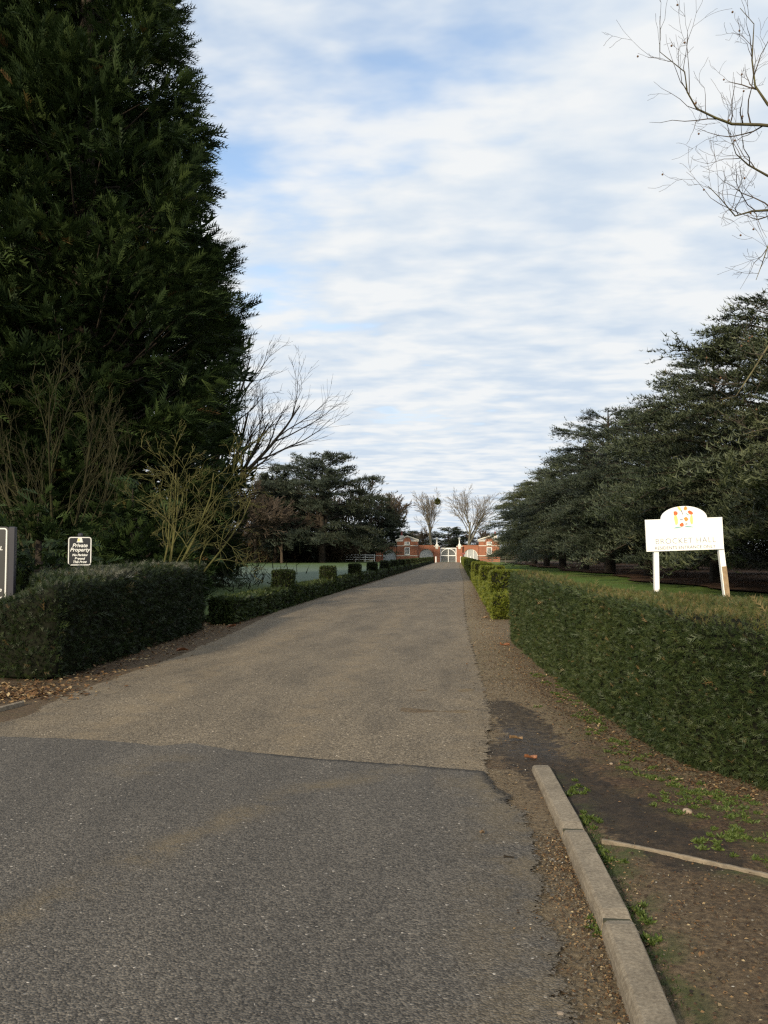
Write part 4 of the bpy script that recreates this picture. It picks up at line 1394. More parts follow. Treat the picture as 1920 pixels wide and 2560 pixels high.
M['under'] = leaf_mat('brown_undergrowth', [(0.0, (0.025, 0.02, 0.013)), (0.6, (0.055, 0.042, 0.026)), (1.0, (0.10, 0.07, 0.04))], 0.9, 0.1, 0.1)
M['under_green'] = leaf_mat('dark_undergrowth', [(0.0, (0.012, 0.015, 0.009)), (0.6, (0.025, 0.03, 0.016)), (1.0, (0.05, 0.05, 0.026))], 0.9, 0.1, 0.1)
twig_mass('undergrowth', 'brown twiggy undergrowth along the back of the frosted lawn', [L(250, 150), L(450, 160), L(600, 172), L(760, 182), L(880, 190)], M['under'], 91, 40000, 13.0)
twig_mass('undergrowth', 'undergrowth added behind the right cedar trunks, coloured dark for the shade there', [(33, 14, 0), (33, 40, 0), (33, 80, 0), (33, 120, 0), (31, 160, 0), (27, 186, 0)], M['under_green'], 92, 30000, 6.5)  # dark twigs put in to give the darkness under the cedars
twig_mass('woodland', 'hazy brown far wood closing the view behind the gate', [L(820, 270), L(950, 265), L(1060, 262), L(1180, 262), L(1320, 270), L(1500, 280)], M['under'], 93, 30000, 9.0)
twig_mass('undergrowth', 'dark undergrowth under the cypresses behind the left hedge', [L(-250, 33), L(0, 34), L(250, 36), L(430, 40)], M['under_green'], 94, 14000, 4.0)

# ------------------------------------------------------------------ plane tree overhead at the right
rngp = np.random.default_rng(101)
DP = 12.0


def px_line(pts, dep):
    return np.array([P3(x, y, dd) for (x, y), dd in zip(pts, np.linspace(dep[0], dep[1], len(pts)))])


plane_thick, plane_thin, seeds = [], [], []
trunk_b = L(2480, 13.0)
plane_thick.append((np.array([trunk_b + [0, 0, -0.2], trunk_b + [0.05, 0, 3], trunk_b + [0.0, 0.1, 6], trunk_b + [-0.1, 0.1, 9], trunk_b + [0, 0.2, 13]]), np.array([0.42, 0.36, 0.30, 0.22, 0.08]), 10))
limb_px = [
    ([(2470, 520), (2250, 400), (2080, 330), (1900, 312), (1830, 310), (1790, 295), (1742, 272), (1718, 230), (1712, 180), (1650, 130), (1650, 40)], 13.0, 11.6, 0.034),
    ([(2100, 340), (1990, 310), (1920, 262), (1888, 215), (1880, 150), (1885, 60), (1850, 20)], 12.6, 12.2, 0.032),
    ([(2470, 640), (2200, 520), (2020, 470), (1920, 440), (1870, 412), (1840, 385), (1825, 340)], 13.0, 12.0, 0.035),
    ([(2470, 700), (2200, 590), (2020, 540), (1930, 525), (1880, 528), (1838, 540), (1800, 495), (1770, 465)], 13.0, 12.2, 0.035),
    ([(2470, 800), (2200, 660), (2000, 600), (1925, 600), (1905, 660), (1890, 700)], 13.0, 12.4, 0.028),
    ([(2470, 900), (2250, 800), (2060, 790), (1930, 850), (1880, 930), (1840, 990), (1800, 1000)], 13.0, 12.6, 0.035),
    ([(2470, 1000), (2250, 960), (2050, 1050), (1920, 1070), (1860, 1085)], 13.0, 12.8, 0.028),
]


def twigs(p, d, ln, r, lv):
    n = 6
    pts, rad, q, dd = [p], [r], p, d
    for i in range(n):
        dd = nrm(dd + rngp.normal(0, 0.20, 3) + np.array([0, 0, 0.07]))
        q = q + dd * ln / n
        pts.append(q)
        rad.append(max(0.0020, r * (1 - 0.8 * (i + 1) / n)))
    pts = np.array(pts)
    plane_thin.append((pts, np.array(rad), 4))
    if rngp.random() < 0.10:
        seeds.append(pts[rngp.integers(3, n + 1)])
    if lv < 3:
        for j in range(rngp.integers(1, 4)):
            t = rngp.uniform(0.25, 0.95) * n
            k = min(n - 1, int(t))
            td = nrm(pts[k + 1] - pts[k])
            a = nrm(np.cross(td, rngp.normal(0, 1, 3)))
            an = rngp.uniform(0.45, 1.0)
            twigs(pts[k], nrm(td * math.cos(an) + a * math.sin(an)), ln * rngp.uniform(0.4, 0.65), max(0.0024, rad[k] * 0.62), lv + 1)


for pts, d0, d1, r0 in limb_px:
    ln = px_line(pts, (d0, d1))
    rad = np.maximum(0.004, r0 * (1 - 0.93 * np.linspace(0, 1, len(ln)) ** 0.9))
    plane_thick.append((ln, rad, 6))
    for k in range(2, len(ln) - 1):
        for c in range(2):
            t = rngp.random()
            b = ln[k] + (ln[k + 1] - ln[k]) * t
            td = nrm(ln[k + 1] - ln[k])
            a = nrm(np.cross(td, rngp.normal(0, 1, 3)) + np.array([0, 0, 0.5]))
            an = rngp.uniform(0.5, 1.1)
            twigs(b, nrm(td * math.cos(an) + a * math.sin(an)), rngp.uniform(0.4, 1.1), max(0.003, rad[k] * 0.5), 1)
plane = thing('plane_tree', 'bare plane tree whose seed-hung branches reach in at the upper right', 'tree')
link('trunk', tubes_mesh('trunk', plane_thick), M['twig_plane'], plane)
link('crown', tubes_mesh('crown', plane_thin), M['twig'], plane)
sm = MB().lathe([(0.001, -0.016), (0.011, -0.011), (0.016, 0), (0.011, 0.011), (0.001, 0.016)], seg=7).mesh('seed_ball')
sm.materials.append(M['seed'])
for p in seeds[:70]:
    link('seed_ball', sm, None, plane, p + np.array([0, 0, -0.05]))

# ------------------------------------------------------------------ gate group at the end of the drive
GY = 184.0
PXM = GY / FPX                                       # metres per photo pixel at the gate


def gx(px):
    return L(px, GY)[0]


yl = lambda px: L(px, GY)[1]


def gz(py):
    return EYE + (1387 - py) * PXM


def window(root, cx, z0, z1, wd, bars_h, bars_v):
    f = MB()
    f.box(cx - wd / 2, cx - wd / 2 + 0.14, -0.16, 0.0, z0, z1).box(cx + wd / 2 - 0.14, cx + wd / 2, -0.16, 0.0, z0, z1)
    f.box(cx - wd / 2 + 0.14, cx + wd / 2 - 0.14, -0.16, 0.0, z1 - 0.13, z1).box(cx - wd / 2 + 0.14, cx + wd / 2 - 0.14, -0.16, 0.0, z0, z0 + 0.13)
    wn = f.build('window', M['white'], root)
    MB().box(cx - wd / 2 + 0.12, cx + wd / 2 - 0.12, -0.10, -0.08, z0 + 0.1, z1 - 0.1).build('pane', M['glass'], wn)
    gb = MB()
    for i in range(1, bars_v):
        x = cx - wd / 2 + 0.14 + (wd - 0.28) * i / bars_v
        gb.box(x - 0.02, x + 0.02, -0.135, -0.102, z0 + 0.13, z1 - 0.13)
    for i in range(1, bars_h):
        z = z0 + 0.13 + (z1 - z0 - 0.26) * i / bars_h
        gb.box(cx - wd / 2 + 0.14, cx + wd / 2 - 0.14, -0.14, -0.104, z - 0.022, z + 0.022)
    gb.build('glazing_bars', M['white'], wn)
    MB().box(cx - wd / 2 - 0.06, cx + wd / 2 + 0.06, -0.22, 0.0, z0 - 0.14, z0 - 0.002).build('sill', M['stone'], wn)


def lodge(cx_px, label, chimney_side):
    x = gx(cx_px)
    root = thing('gate_lodge', label, 'lodge', (x, yl(cx_px), 0), YAW * 0.0, 'pair of brick gate lodges')
    hw = 2.27
    zc = gz(1352)
    MB().box(-hw, hw, 0, 4.6, 0.5, zc).build('wall', M['brick'], root)
    MB().box(-hw - 0.08, hw + 0.08, -0.08, 4.68, 0, gz(1390)).build('plinth', M['brick'], root)
    MB().box(-hw - 0.11, hw + 0.11, -0.11, 4.7, gz(1390) + 0.002, gz(1388.3)).build('string_course', M['stone'], root)
    MB().box(-hw - 0.07, hw + 0.07, -0.07, 4.66, gz(1365.2), gz(1363.4)).build('string_course', M['stone'], root)
    # broken-bed pediment with the arched brick centre
    ap = gz(1340.5)
    rf = MB().prism([(-hw - 0.22, zc + 0.002), (hw + 0.22, zc + 0.002), (hw + 0.22, zc + 0.16), (0, ap), (-hw - 0.22, zc + 0.16)], 0.05, 4.8)
    rf = rf.build('roof', M['slate'], root)
    for s in (-1, 1):
        MB().prism([(s * (hw + 0.3), zc + 0.06), (s * (hw + 0.3), zc + 0.30), (0, ap + 0.16), (0, ap - 0.10)][::s], -0.12, 0.045).build('raking_cornice', M['stone'], rf)
        x0, x1 = sorted((s * 0.95, s * (hw + 0.26)))
        MB().box(x0, x1, -0.15, 0.048, zc - 0.14, zc + 0.055).build('bed_cornice', M['stone'], rf)
    pts = [(-0.85, gz(1368)), (0.85, gz(1368)), (0.85, zc)] + [(0.85 * math.cos(a), zc + 0.75 * math.sin(a)) for a in np.linspace(0.15, 2.99, 9)] + [(-0.85, zc)]
    MB().prism(pts, -0.05, -0.002).build('arched_panel', M['brick'], root)
    for zz0, zz1, bh in ((gz(1389) + 0.28, gz(1368.5), 6), (gz(1363.2) + 0.2, gz(1354.5), 2)):
        window(root, 0.0, zz0, zz1, 1.15, bh, 3)
    for s in (-1, 1):
        MB().box(s * (hw - 0.35) - 0.3, s * (hw - 0.35) + 0.3, -0.055, -0.003, gz(1388.2), gz(1365.4)).build('pilaster', M['brick'], root)
    cx = chimney_side * 1.4
    MB().box(cx - 0.42, cx + 0.42, 2.0, 2.9, zc + 0.3, gz(1338)).build('chimney', M['stone'], root)
    MB().lathe([(0.22, gz(1338) + 0.002), (0.17, gz(1332)), (0.19, gz(1328))], cx, 2.45).build('chimney_pot', M['redpaint'], root)
    return root


lodge(1018, 'brick gate lodge with white sash windows left of the gate', -1)
lodge(1223, 'brick gate lodge right of the gate, half hidden by a cedar', 1)


def arch_wall(name, label, x0p, x1p, a0p, a1p, top_p, arch_top_p, infill):
    xm = (x0p + x1p) / 2
    cx0 = gx(xm)
    root = thing(name, label, 'wall', (cx0, yl(xm) + 0.5, 0))
    x0, x1, a0, a1 = ((p - xm) * PXM for p in (x0p, x1p, a0p, a1p))
    zt, za = gz(top_p), gz(arch_top_p)
    r = (a1 - a0) / 2
    cx = (a0 + a1) / 2
    spring = max(0.3, za - r)
    arc = [(cx + r * math.cos(a), spring + (za - spring) * math.sin(a)) for a in np.linspace(0, math.pi, 17)]
    pts = [(x0, 0), (x0, zt), (x1, zt), (x1, 0), (a1, 0)] + arc + [(a0, 0)]
    MB().prism(pts, 0, 0.45).build('wall_face', M['brick'], root)
    MB().box(x0, x1, -0.08, 0.53, zt + 0.002, zt + 0.16).build('coping', M['brick'], root)
    ring = [(cx + (r + 0.30) * math.cos(a), spring + (za - spring + 0.30) * math.sin(a)) for a in np.linspace(0, math.pi, 17)]
    MB().prism(ring + [(cx + (r + 0.01) * math.cos(a), spring + (za - spring + 0.01) * math.sin(a)) for a in np.linspace(math.pi, 0, 17)], -0.04, -0.003).build('arch_ring', M['brick'], root)
    # boarded infill, each board its own piece
    nb = 12
    for i in range(nb):
        xa = a0 + (a1 - a0) * (i + 0.04) / nb
        xb = a0 + (a1 - a0) * (i + 0.96) / nb
        zz_ = lambda x: spring + (za - spring) * math.sqrt(max(0.0, 1 - ((x - cx) / r) ** 2)) - 0.02
        MB().prism([(xa, 0.02), (xb, 0.02), (xb, max(0.1, zz_(xb))), (xa, max(0.1, zz_(xa)))], 0.26 + 0.006 * (i % 2), 0.31).build('board', M['lead'], root)
    return root, cx, r, spring, za


arch_wall('screen_wall', 'brick screen wall with grey boarded arch between left lodge and gate pier', 1045, 1085, 1048, 1083, 1364.5, 1372.5, 0)
rw, rcx, rr_, rsp, rza = arch_wall('screen_wall', 'brick screen wall with white-posted grey arch between gate pier and right lodge', 1156, 1196.5, 1158.5, 1194.5, 1364.5, 1372.5, 0)
arch_wall('screen_wall', 'brick screen wall with boarded arch left of the left lodge', 953.5, 991, 957, 990, 1369, 1374, 0)
for s in (-1, 1):
    MB().box(rcx + s * 0.66 - 0.06, rcx + s * 0.66 + 0.06, 0.12, 0.24, 0.02, rsp + (rza - rsp) * 0.86).build('door_post', M['white'], rw)
MB().tube([(rcx + (rr_ - 0.05) * math.cos(a), 0.18, rsp + (rza - rsp - 0.05) * math.sin(a)) for a in np.linspace(0, math.pi, 17)], 0.07).build('arch_frame', M['white'], rw)
ep = thing('end_pier', 'short brick end pier with a stone ball beside the white field fence', 'pier', (gx(946), yl(946) + 0.2, 0))
MB().box(-0.6, 0.6, 0, 1.2, 0, gz(1370)).build('shaft', M['brick'], ep)
MB().box(-0.72, 0.72, -0.12, 1.32, gz(1370) + 0.002, gz(1368)).build('cap', M['stone'], ep)
MB().lathe([(0.1, gz(1368) + 0.002), (0.12, gz(1367.5)), (0.26, gz(1366.6)), (0.28, gz(1365.5)), (0.2, gz(1364)), (0.03, gz(1363.4))], 0, 0.6).build('ball', M['stone'], ep)
MB().box(-0.66, 0.66, -0.06, 1.26, gz(1390), gz(1388.4)).build('string_course', M['stone'], ep)

for px, lab in ((1092, 'brick gate pier with white lantern standard left of the white gate'), (1148.5, 'brick gate pier with white lantern standard right of the white gate')):
    pr = thing('gate_pier', lab, 'pier', (gx(px), yl(px) - 0.2, 0), group='pair of gate piers')
    zt = gz(1366.5)
    MB().box(-0.63, 0.63, 0, 1.26, 0, zt).build('shaft', M['brick'], pr)
    MB().box(-0.72, 0.72, -0.09, 1.35, zt + 0.002, zt + 0.16).build('cap', M['stone'], pr)
    MB().box(-0.36, 0.36, 0.27, 0.99, zt + 0.162, gz(1361.5)).build('pedestal', M['stone'], pr)
    bl = MB().lathe([(0.02, -0.12), (0.3, -0.1), (0.34, 0), (0.3, 0.08), (0.02, 0.10)], seg=14).build('roundel', M['stone'], pr, (0, -0.12, gz(1369.5)))
    bl.rotation_euler = (math.radians(90), 0, 0)
    z0 = gz(1361.5) + 0.002
    MB().lathe([(0.26, z0), (0.20, z0 + 0.12), (0.13, z0 + 0.25), (0.12, z0 + 0.9), (0.17, z0 + 0.96)], 0, 0.63, 10).build('standard', M['white'], pr)
    z1 = z0 + 0.962
    MB().lathe([(0.12, z1), (0.30, z1 + 0.40), (0.34, z1 + 0.44), (0.20, z1 + 0.58), (0.03, z1 + 0.66)], 0, 0.63, 6).build('lantern', M['lead'], pr)

gt = thing('entrance_gate', 'white painted gate with a semicircular arch and fine bars closing the drive', 'gate', (gx(1120.5), yl(1120.5) + 0.4, 0))
gw, gh = 20.4 * PXM, gz(1369.5)
mw = M['white']
for s in (-1, 1):
    MB().box(s * (gw - 0.09) - 0.09, s * (gw - 0.09) + 0.09, -0.09, 0.09, 0.03, gh).build('stile', mw, gt)
MB().box(-0.09, 0.09, -0.10, 0.10, 0.05, gh - 0.17).build('stile', mw, gt)
MB().box(-gw + 0.18, gw - 0.18, -0.08, 0.08, gh - 0.16, gh).build('top_rail', mw, gt)
MB().box(-gw + 0.18, -0.09, -0.07, 0.07, gz(1390), gz(1388)).build('middle_rail', mw, gt)
MB().box(0.09, gw - 0.18, -0.07, 0.07, gz(1390), gz(1388)).build('middle_rail', mw, gt)
MB().tube([((gw - 0.16) * math.cos(a), -0.12, gz(1389) + (gh - 0.22 - gz(1389)) * math.sin(a)) for a in np.linspace(0, math.pi, 25)], 0.085, 6).build('arch', mw, gt)
bar = MB().box(-0.018, 0.018, -0.018, 0.018, 0.06, gh - 0.165).mesh('bar')
bar.materials.append(M['lead'])
for i in range(26):
    xx = -gw + 0.25 + (2 * gw - 0.5) * i / 25
    if abs(xx) > 0.11:
        link('bar', bar, None, gt, (xx, 0.02, 0))
for px, lab in ((1089.5, 'short white post at the end of the left low hedge by the gate'), (1151.5, 'short white post at the end of the right low hedge by the gate'), (1175.5, 'short white post on the grass before the right arch')):
    bp = thing('bollard', lab, 'post', L(px, 178 if px < 1170 else 181), group='white posts by the gate')
    MB().box(-0.11, 0.11, -0.11, 0.11, 0, 1.15).build('shaft', M['white'], bp)
    MB().lathe([(0.15, 1.152), (0.15, 1.2), (0.03, 1.32)], seg=8).build('cap', M['white'], bp)
pb = thing('letter_box', 'dark red box on a post beside the right gate pier', 'letter box', L(1157, 182))
MB().box(-0.5, 0.5, -0.2, 0.2, gz(1386), gz(1382)).build('box', M['redpaint'], pb)
MB().box(-0.06, 0.06, -0.06, 0.06, 0, gz(1386)).build('post', M['redpaint'], pb)
# field fences
ff = thing('field_fence', 'white three-rail field fence left of the end pier', 'fence', L(905, 183))
post = MB().box(-0.07, 0.07, -0.05, 0.05, 0, 1.75).mesh('post')
post.materials.append(M['white'])
for i in range(-3, 2):
    link('post', post, None, ff, (i * 2.1 + 0.7, 0, 0))
for zz_ in (0.55, 1.05, 1.55):
    MB().box(-5.8, 2.9, -0.09, -0.052, zz_, zz_ + 0.13).build('rail', M['white'], ff)
gf = thing('paddock_fence', 'dull grey post and rail fence under the far cedars', 'fence', L(1330, 150))
post2 = MB().box(-0.06, 0.06, -0.05, 0.05, 0, 1.35).mesh('post')
post2.materials.append(M['bark_grey'])
for i in range(-4, 5):
    link('post', post2, None, gf, (i * 2.4, 0, 0))
for zz_ in (0.5, 0.9, 1.25):
    MB().box(-9.8, 9.8, -0.08, -0.052, zz_, zz_ + 0.09).build('rail', M['bark_grey'], gf)


# ------------------------------------------------------------------ signs
def text(body, size, loc, mat, parent, align='CENTER', shear=0.0, bold=0.0, spacing=1.0, name='lettering', sx=1.0):
    c = bpy.data.curves.new(name, 'FONT')
    c.body = body
    c.size = size
    c.align_x = align
    c.align_y = 'CENTER'
    c.extrude = 0.0008
    c.offset = bold
    c.shear = shear
    c.space_character = spacing
    c.materials.append(mat)
    tmp = bpy.data.objects.new('tmp', c)
    COL.objects.link(tmp)
    bpy.context.view_layer.update()
    me = bpy.data.meshes.new_from_object(tmp.evaluated_get(bpy.context.evaluated_depsgraph_get()))
    bpy.data.objects.remove(tmp)
    me.name = name
    if not len(me.materials):
        me.materials.append(mat)
    o = bpy.data.objects.new(name, me)
    COL.objects.link(o)
    o.parent = parent
    o.location = loc
    o.rotation_euler = (math.radians(90), 0, 0)
    o.scale = (sx, 1, 1)
    return o


def disc(parent, name, mat, x, z, rx, rz_, y, n=10, rot=0.0, jag=0.0):
    r = np.random.default_rng(int(abs(x * 9000 + z * 700)) + 1)
    pts = []
    for i in range(n):
        a = 6.2832 * i / n
        k = 1 + jag * r.uniform(-1, 1)
        u, v = rx * k * math.cos(a), rz_ * k * math.sin(a)
        pts.append((x + u * math.cos(rot) - v * math.sin(rot), z + u * math.sin(rot) + v * math.cos(rot)))
    return MB().prism(pts, y - 0.0012, y).build(name, mat, parent)


# white board sign behind the right hedge
SD = 11.6
k = SD / FPX
bl_ = P3(1618, 1379, SD)
br_ = P3(1807, 1373, SD)
ctr_ = (bl_ + br_) / 2
sg = thing('entrance_sign', 'white board sign with arched top and coat of arms above the right hedge', 'sign', (ctr_[0], ctr_[1], 0), YAW - math.radians(3))
bw = 190 * k
bh = 80 * k
za = ctr_[2]
arcr = 57 * k
cxs = 1 * k
rise = 31 * k
arc = [(cxs + arcr * math.cos(a), bh + rise * math.sin(a)) for a in np.linspace(0, math.pi, 21)]
face = MB().prism([(-bw / 2, 0), (bw / 2, 0), (bw / 2, bh)] + arc + [(-bw / 2, bh)], -0.012, 0.012).build('board', M['signwhite'], sg, (0, 0, za))
face.rotation_euler = (0, math.radians(-2.0), 0)
text('BROCKET HALL', 0.108, (0.01, -0.0135, 24 * k), M['letter'], face, spacing=1.12, bold=-0.002)
text('RESIDENTS ENTRANCE ONLY', 0.062, (0.0, -0.0135, 7.5 * k), M['letter2'], face, spacing=1.02, bold=-0.0006)
arms = disc(face, 'coat_of_arms', M['signwhite'], 0, 75 * k, 26 * k, 28 * k, -0.0126, 16)
for nm, mt, dx, dz, rx, rz_, rot in (('helm', 'red', -19, 18, 6, 6, 0.3), ('helm', 'red', 17, 19, 7.5, 5, -0.6), ('crest', 'orange', 6, 30, 5, 5, 0), ('crest', 'yellow', -9, 30, 3, 7, 0.5), ('mantling', 'letter', -3, 20, 1.1, 7, 0.3),
                                     ('quarter', 'orange', 6, 3, 5.5, 5.5, 0), ('quarter', 'red', -5, -11, 5.5, 5.5, 0), ('supporter', 'yellow', -19, 2, 4, 12, 0.05), ('supporter', 'yellow', 19, 2, 4, 12, -0.05),
                                     ('quarter', 'letter', -6, 2, 4, 1.2, 0), ('quarter', 'letter', 6, -9, 4, 1.2, 0), ('compartment', 'teal', -15, -17, 10, 1.6, 0.12), ('compartment', 'teal', 13, -16, 11, 1.6, -0.1), ('mantling', 'teal', 10, 15, 5, 1.2, -0.6)):
    disc(arms, nm, M[mt], dx * k, (75 + dz) * k, rx * k, rz_ * k, -0.0142 - 0.0005 * (nm == 'crest'), 9, rot, 0.22)
for px, tilt, wd_ in ((1643, 0.0, 0.066), (1803, math.radians(-5.5), 0.074)):
    xx = (px - 1712.5) * k
    p_ = MB().box(-wd_ / 2, wd_ / 2, 0.0, 0.07, -za - 0.2, 0.4).build('post', M['signwhite'], sg, (xx, 0.0135, za + 0.01))
    p_.rotation_euler = (0, tilt, 0)
    if tilt:
        MB().box(-wd_ / 2 + 0.012, wd_ / 2 + 0.004, -0.004, 0.02, -za - 0.15, -0.235).build('bare_patch', M['wood'], p_)

# black private property sign behind the left hedge


def rrect(w2, h2, r, n=4):
    out = []
    for cx, cz, a0 in ((w2 - r, h2 - r, 0), (-w2 + r, h2 - r, 90), (-w2 + r, -h2 + r, 180), (w2 - r, -h2 + r, 270)):
        for i in range(n + 1):
            a = math.radians(a0 + 90 * i / n)
            out.append((cx + r * math.cos(a), cz + r * math.sin(a)))
    return out


def border(w2, h2, r, th, y, mat, parent, name='border'):
    a, b = rrect(w2, h2, r), rrect(w2 - th, h2 - th, max(0.004, r - th))
    bm = bmesh.new()
    n = len(a)
    va = [bm.verts.new((x, y, z)) for x, z in a]
    vb = [bm.verts.new((x, y, z)) for x, z in b]
    for i in range(n):
        j = (i + 1) % n
        bm.faces.new((va[i], va[j], vb[j], vb[i]))
    me = bpy.data.meshes.new(name)
    bm.to_mesh(me)
    bm.free()
    return link(name, me, mat, parent)


PD = 14.6
kp = PD / FPX
pc = P3(199.5, 1378, PD)
ps = thing('private_sign', 'small black sign reading Private Property in white above the left hedge', 'sign', (pc[0], pc[1], 0), YAW + math.radians(14))
w2, h2 = 28.5 * kp, 36.5 * kp
pf = MB().prism(rrect(w2, h2, 0.05), -0.008, 0.008).build('board', M['black'], ps, (0, 0, pc[2]))
border(w2 - 0.008, h2 - 0.008, 0.045, 0.016, -0.0092, M['offwhite'], pf)
MB().lathe([(0.045, -pc[2] - 0.2 + 0.0), (0.045, h2 + 0.03), (0.04, h2 + 0.055), (0.012, h2 + 0.065)], 0, 0.055, 10).build('post', M['postdark'], ps, (0, 0, pc[2]))
em = MB().prism([(-0.052, 0.155), (0.052, 0.155), (0.056, 0.165), (0.042, 0.172), (0.042, 0.20), (0.03, 0.235), (0.0, 0.25), (-0.03, 0.235), (-0.042, 0.20), (-0.042, 0.172), (-0.056, 0.165)], -0.0105, -0.009).build('emblem', M['offwhite'], pf)
disc(em, 'emblem_detail', M['yellow'], -0.02, 0.20, 0.016, 0.028, -0.0107)
for s_, z_, b_ in (('Private', 0.092, 0.100), ('Property', 0.092, 0.024), ('No Parking', 0.056, -0.068), ('Beyond', 0.056, -0.130), ('This Point', 0.056, -0.190)):
    text(s_, z_, (0, -0.0095, b_), M['offwhite'], pf, shear=0.25, bold=0.0022, sx=0.98)

# large black sign cut by the left edge
BD = 12.6
kb = BD / FPX
tr_ = P3(19, 1320, BD)
bs = thing('name_board', 'large charcoal sign with white border line cut by the left edge of the picture', 'sign', (tr_[0], tr_[1], 0), YAW + math.radians(10))
zb0, zb1 = P3(19, 1530, BD)[2], tr_[2]
bw_, mz = 1.5, (zb0 + zb1) / 2
hh_ = (zb1 - zb0) / 2 + 0.02
bf = MB().prism([(x - bw_ / 2, z) for x, z in rrect(bw_ / 2 + 0.02, hh_, 0.04)], -0.012, 0.02).build('board', M['blackgrey'], bs, (0, 0, mz))
bo = border(bw_ / 2, hh_ - 0.02, 0.045, 0.020, -0.0132, M['offwhite'], bf)
bo.location = (-bw_ / 2, 0, 0)
MB().box(0.022, 0.118, -0.03, 0.09, -0.2, zb1 + 0.02, 0.012).build('post', M['postdark'], bs)
MB().box(-bw_ - 0.155, -bw_ - 0.022, -0.03, 0.09, -0.2, zb1 + 0.02, 0.012).build('post', M['postdark'], bs)
for s_, z_, py in (('L', 0.085, 1371), ('le', 0.085, 1474), ('K', 0.12, 1499)):
    zl = P3(8, py, BD)[2] - mz
    text(s_, z_, (-0.062, -0.0135, zl), M['offwhite'], bf, align='RIGHT', shear=0.2, bold=0.002)


# ------------------------------------------------------------------ small things on the ground
def flakes(name, label, cat, pts, size, mat, seed, curl=0.35):
    rng = np.random.default_rng(seed)
    n = len(pts)
    leaf = np.array([[[0, 0, 0], [0.5, 0.32, curl * 0.3], [1, 0, 0.05]], [[0, 0, 0], [1, 0, 0.05], [0.5, -0.32, curl * 0.35]]])
    d = nrm(np.stack([rng.normal(0, 1, n), rng.normal(0, 1, n), rng.normal(0, 0.22, n)], 1))
    V, T, tn = stamp(leaf, pts, rot_frames(d, rng, roll=0.5), size * rng.uniform(0.5, 1.4, n), rng.random(n))
    return tag(link(name, mesh_np(name, V, T, {'tone': tn}), mat), label, cat, kind='stuff')


rng = np.random.default_rng(200)


def along(poly, n, spread, rng):
    poly = np.asarray(poly)
    s0 = np.concatenate([[0], np.cumsum(np.linalg.norm(np.diff(poly, axis=0), axis=1))])
    s = rng.random(n) ** 1.3 * s0[-1]
    p = np.stack([np.interp(s, s0, poly[:, i]) for i in (0, 1)], 1)
    return p + rng.normal(0, 1, (n, 2)) * spread


pl = along(U2([(-60, 1722), (60, 1720), (140, 1715), (250, 1680), (350, 1642), (450, 1604), (540, 1566), (640, 1528), (760, 1492)]), 2600, [0.26, 0.16], rng)
pl = np.concatenate([pl, along(U2([(-40, 1745), (60, 1740), (130, 1730)]), 900, [0.35, 0.22], rng)])
flakes('fallen_leaves', 'brown and tan fallen leaves along the foot of the left hedge', 'leaves', np.concatenate([pl, np.full((len(pl), 1), 0.022)], 1), 0.055, M['litter'], 201)
pr_ = along(U2([(1880, 2010), (1656, 1915), (1520, 1830), (1426, 1758), (1340, 1690), (1262, 1615), (1225, 1540), (1190, 1470)]), 4200, [0.15, 0.1], rng)
pr2 = along(U2([(1300, 1720), (1250, 1640), (1220, 1590), (1195, 1540), (1175, 1480)]), 3000, [0.22, 0.4], rng)
pq = np.concatenate([pr_, pr2])
flakes('fallen_leaves', 'brown needles and leaf bits along the foot of the right hedge', 'leaves', np.concatenate([pq, verge_z(pq[:, 0], pq[:, 1])[:, None] + 0.012], 1), 0.026, M['litter'], 202)
pk = np.concatenate([along(U2([(1400, 2110), (1470, 2280), (1530, 2450), (1560, 2560)]), 2400, [0.09, 0.1], rng), along(U2([(1560, 2180), (1700, 2350), (1800, 2500)]), 900, [0.35, 0.3], rng)])
flakes('plant_debris', 'rusty plant debris in the gutter beside the kerb', 'debris', np.concatenate([pk, verge_z(pk[:, 0], pk[:, 1])[:, None] + 0.012], 1), 0.014, M['litter'], 203)

pv = np.stack([rng.uniform(0.35, 3.4, 9000), 2.2 + 12 * rng.random(9000) ** 1.6], 1)
md_ = np.maximum(blob(pv[:, 0], pv[:, 1], MUD, 0.30), blob(pv[:, 0], pv[:, 1], MUD2, 0.25))
pv = pv[rng.random(len(pv)) > md_ * 0.93]
pv = np.concatenate([pv, along(U2([(1900, 2030), (1656, 1925), (1520, 1840), (1426, 1768), (1340, 1700)]), 5000, [0.2, 0.14], rng)])
flakes('soil_crumbs', 'crumbs of soil, twig and leaf over the right verge', 'debris', np.concatenate([pv, verge_z(pv[:, 0], pv[:, 1])[:, None] + 0.006], 1), 0.020, M['crumb'], 204)

# pebbles
octa = np.array([[1, 0, 0], [-1, 0, 0], [0, 1, 0], [0, -1, 0], [0, 0, 0.75], [0, 0, -0.75]], float)
of = [(0, 2, 4), (2, 1, 4), (1, 3, 4), (3, 0, 4), (2, 0, 5), (1, 2, 5), (3, 1, 5), (0, 3, 5)]
OCT = np.array([[octa[i] for i in f] for f in of])


def pebbles(name, label, pts, zf, smin, smax, seed):
    rng = np.random.default_rng(seed)
    n = len(pts)
    sz = smin + (smax - smin) * rng.random(n) ** 3
    pos = np.concatenate([pts, (zf(pts[:, 0], pts[:, 1]) + sz * 0.25)[:, None]], 1)
    d = nrm(np.stack([rng.normal(0, 1, n), rng.normal(0, 1, n), rng.normal(0, 0.2, n)], 1))
    fr = rot_frames(d, rng, roll=0.4) * np.stack([rng.uniform(0.8, 1.4, n), rng.uniform(0.6, 1.0, n), rng.uniform(0.5, 0.9, n)], 1)[:, None, :]
    V, T, tn = stamp(OCT, pos, fr, sz, rng.random(n))
    return tag(link(name, mesh_np(name, V, T, {'tone': tn}), M['pebble']), label, 'gravel', kind='stuff')


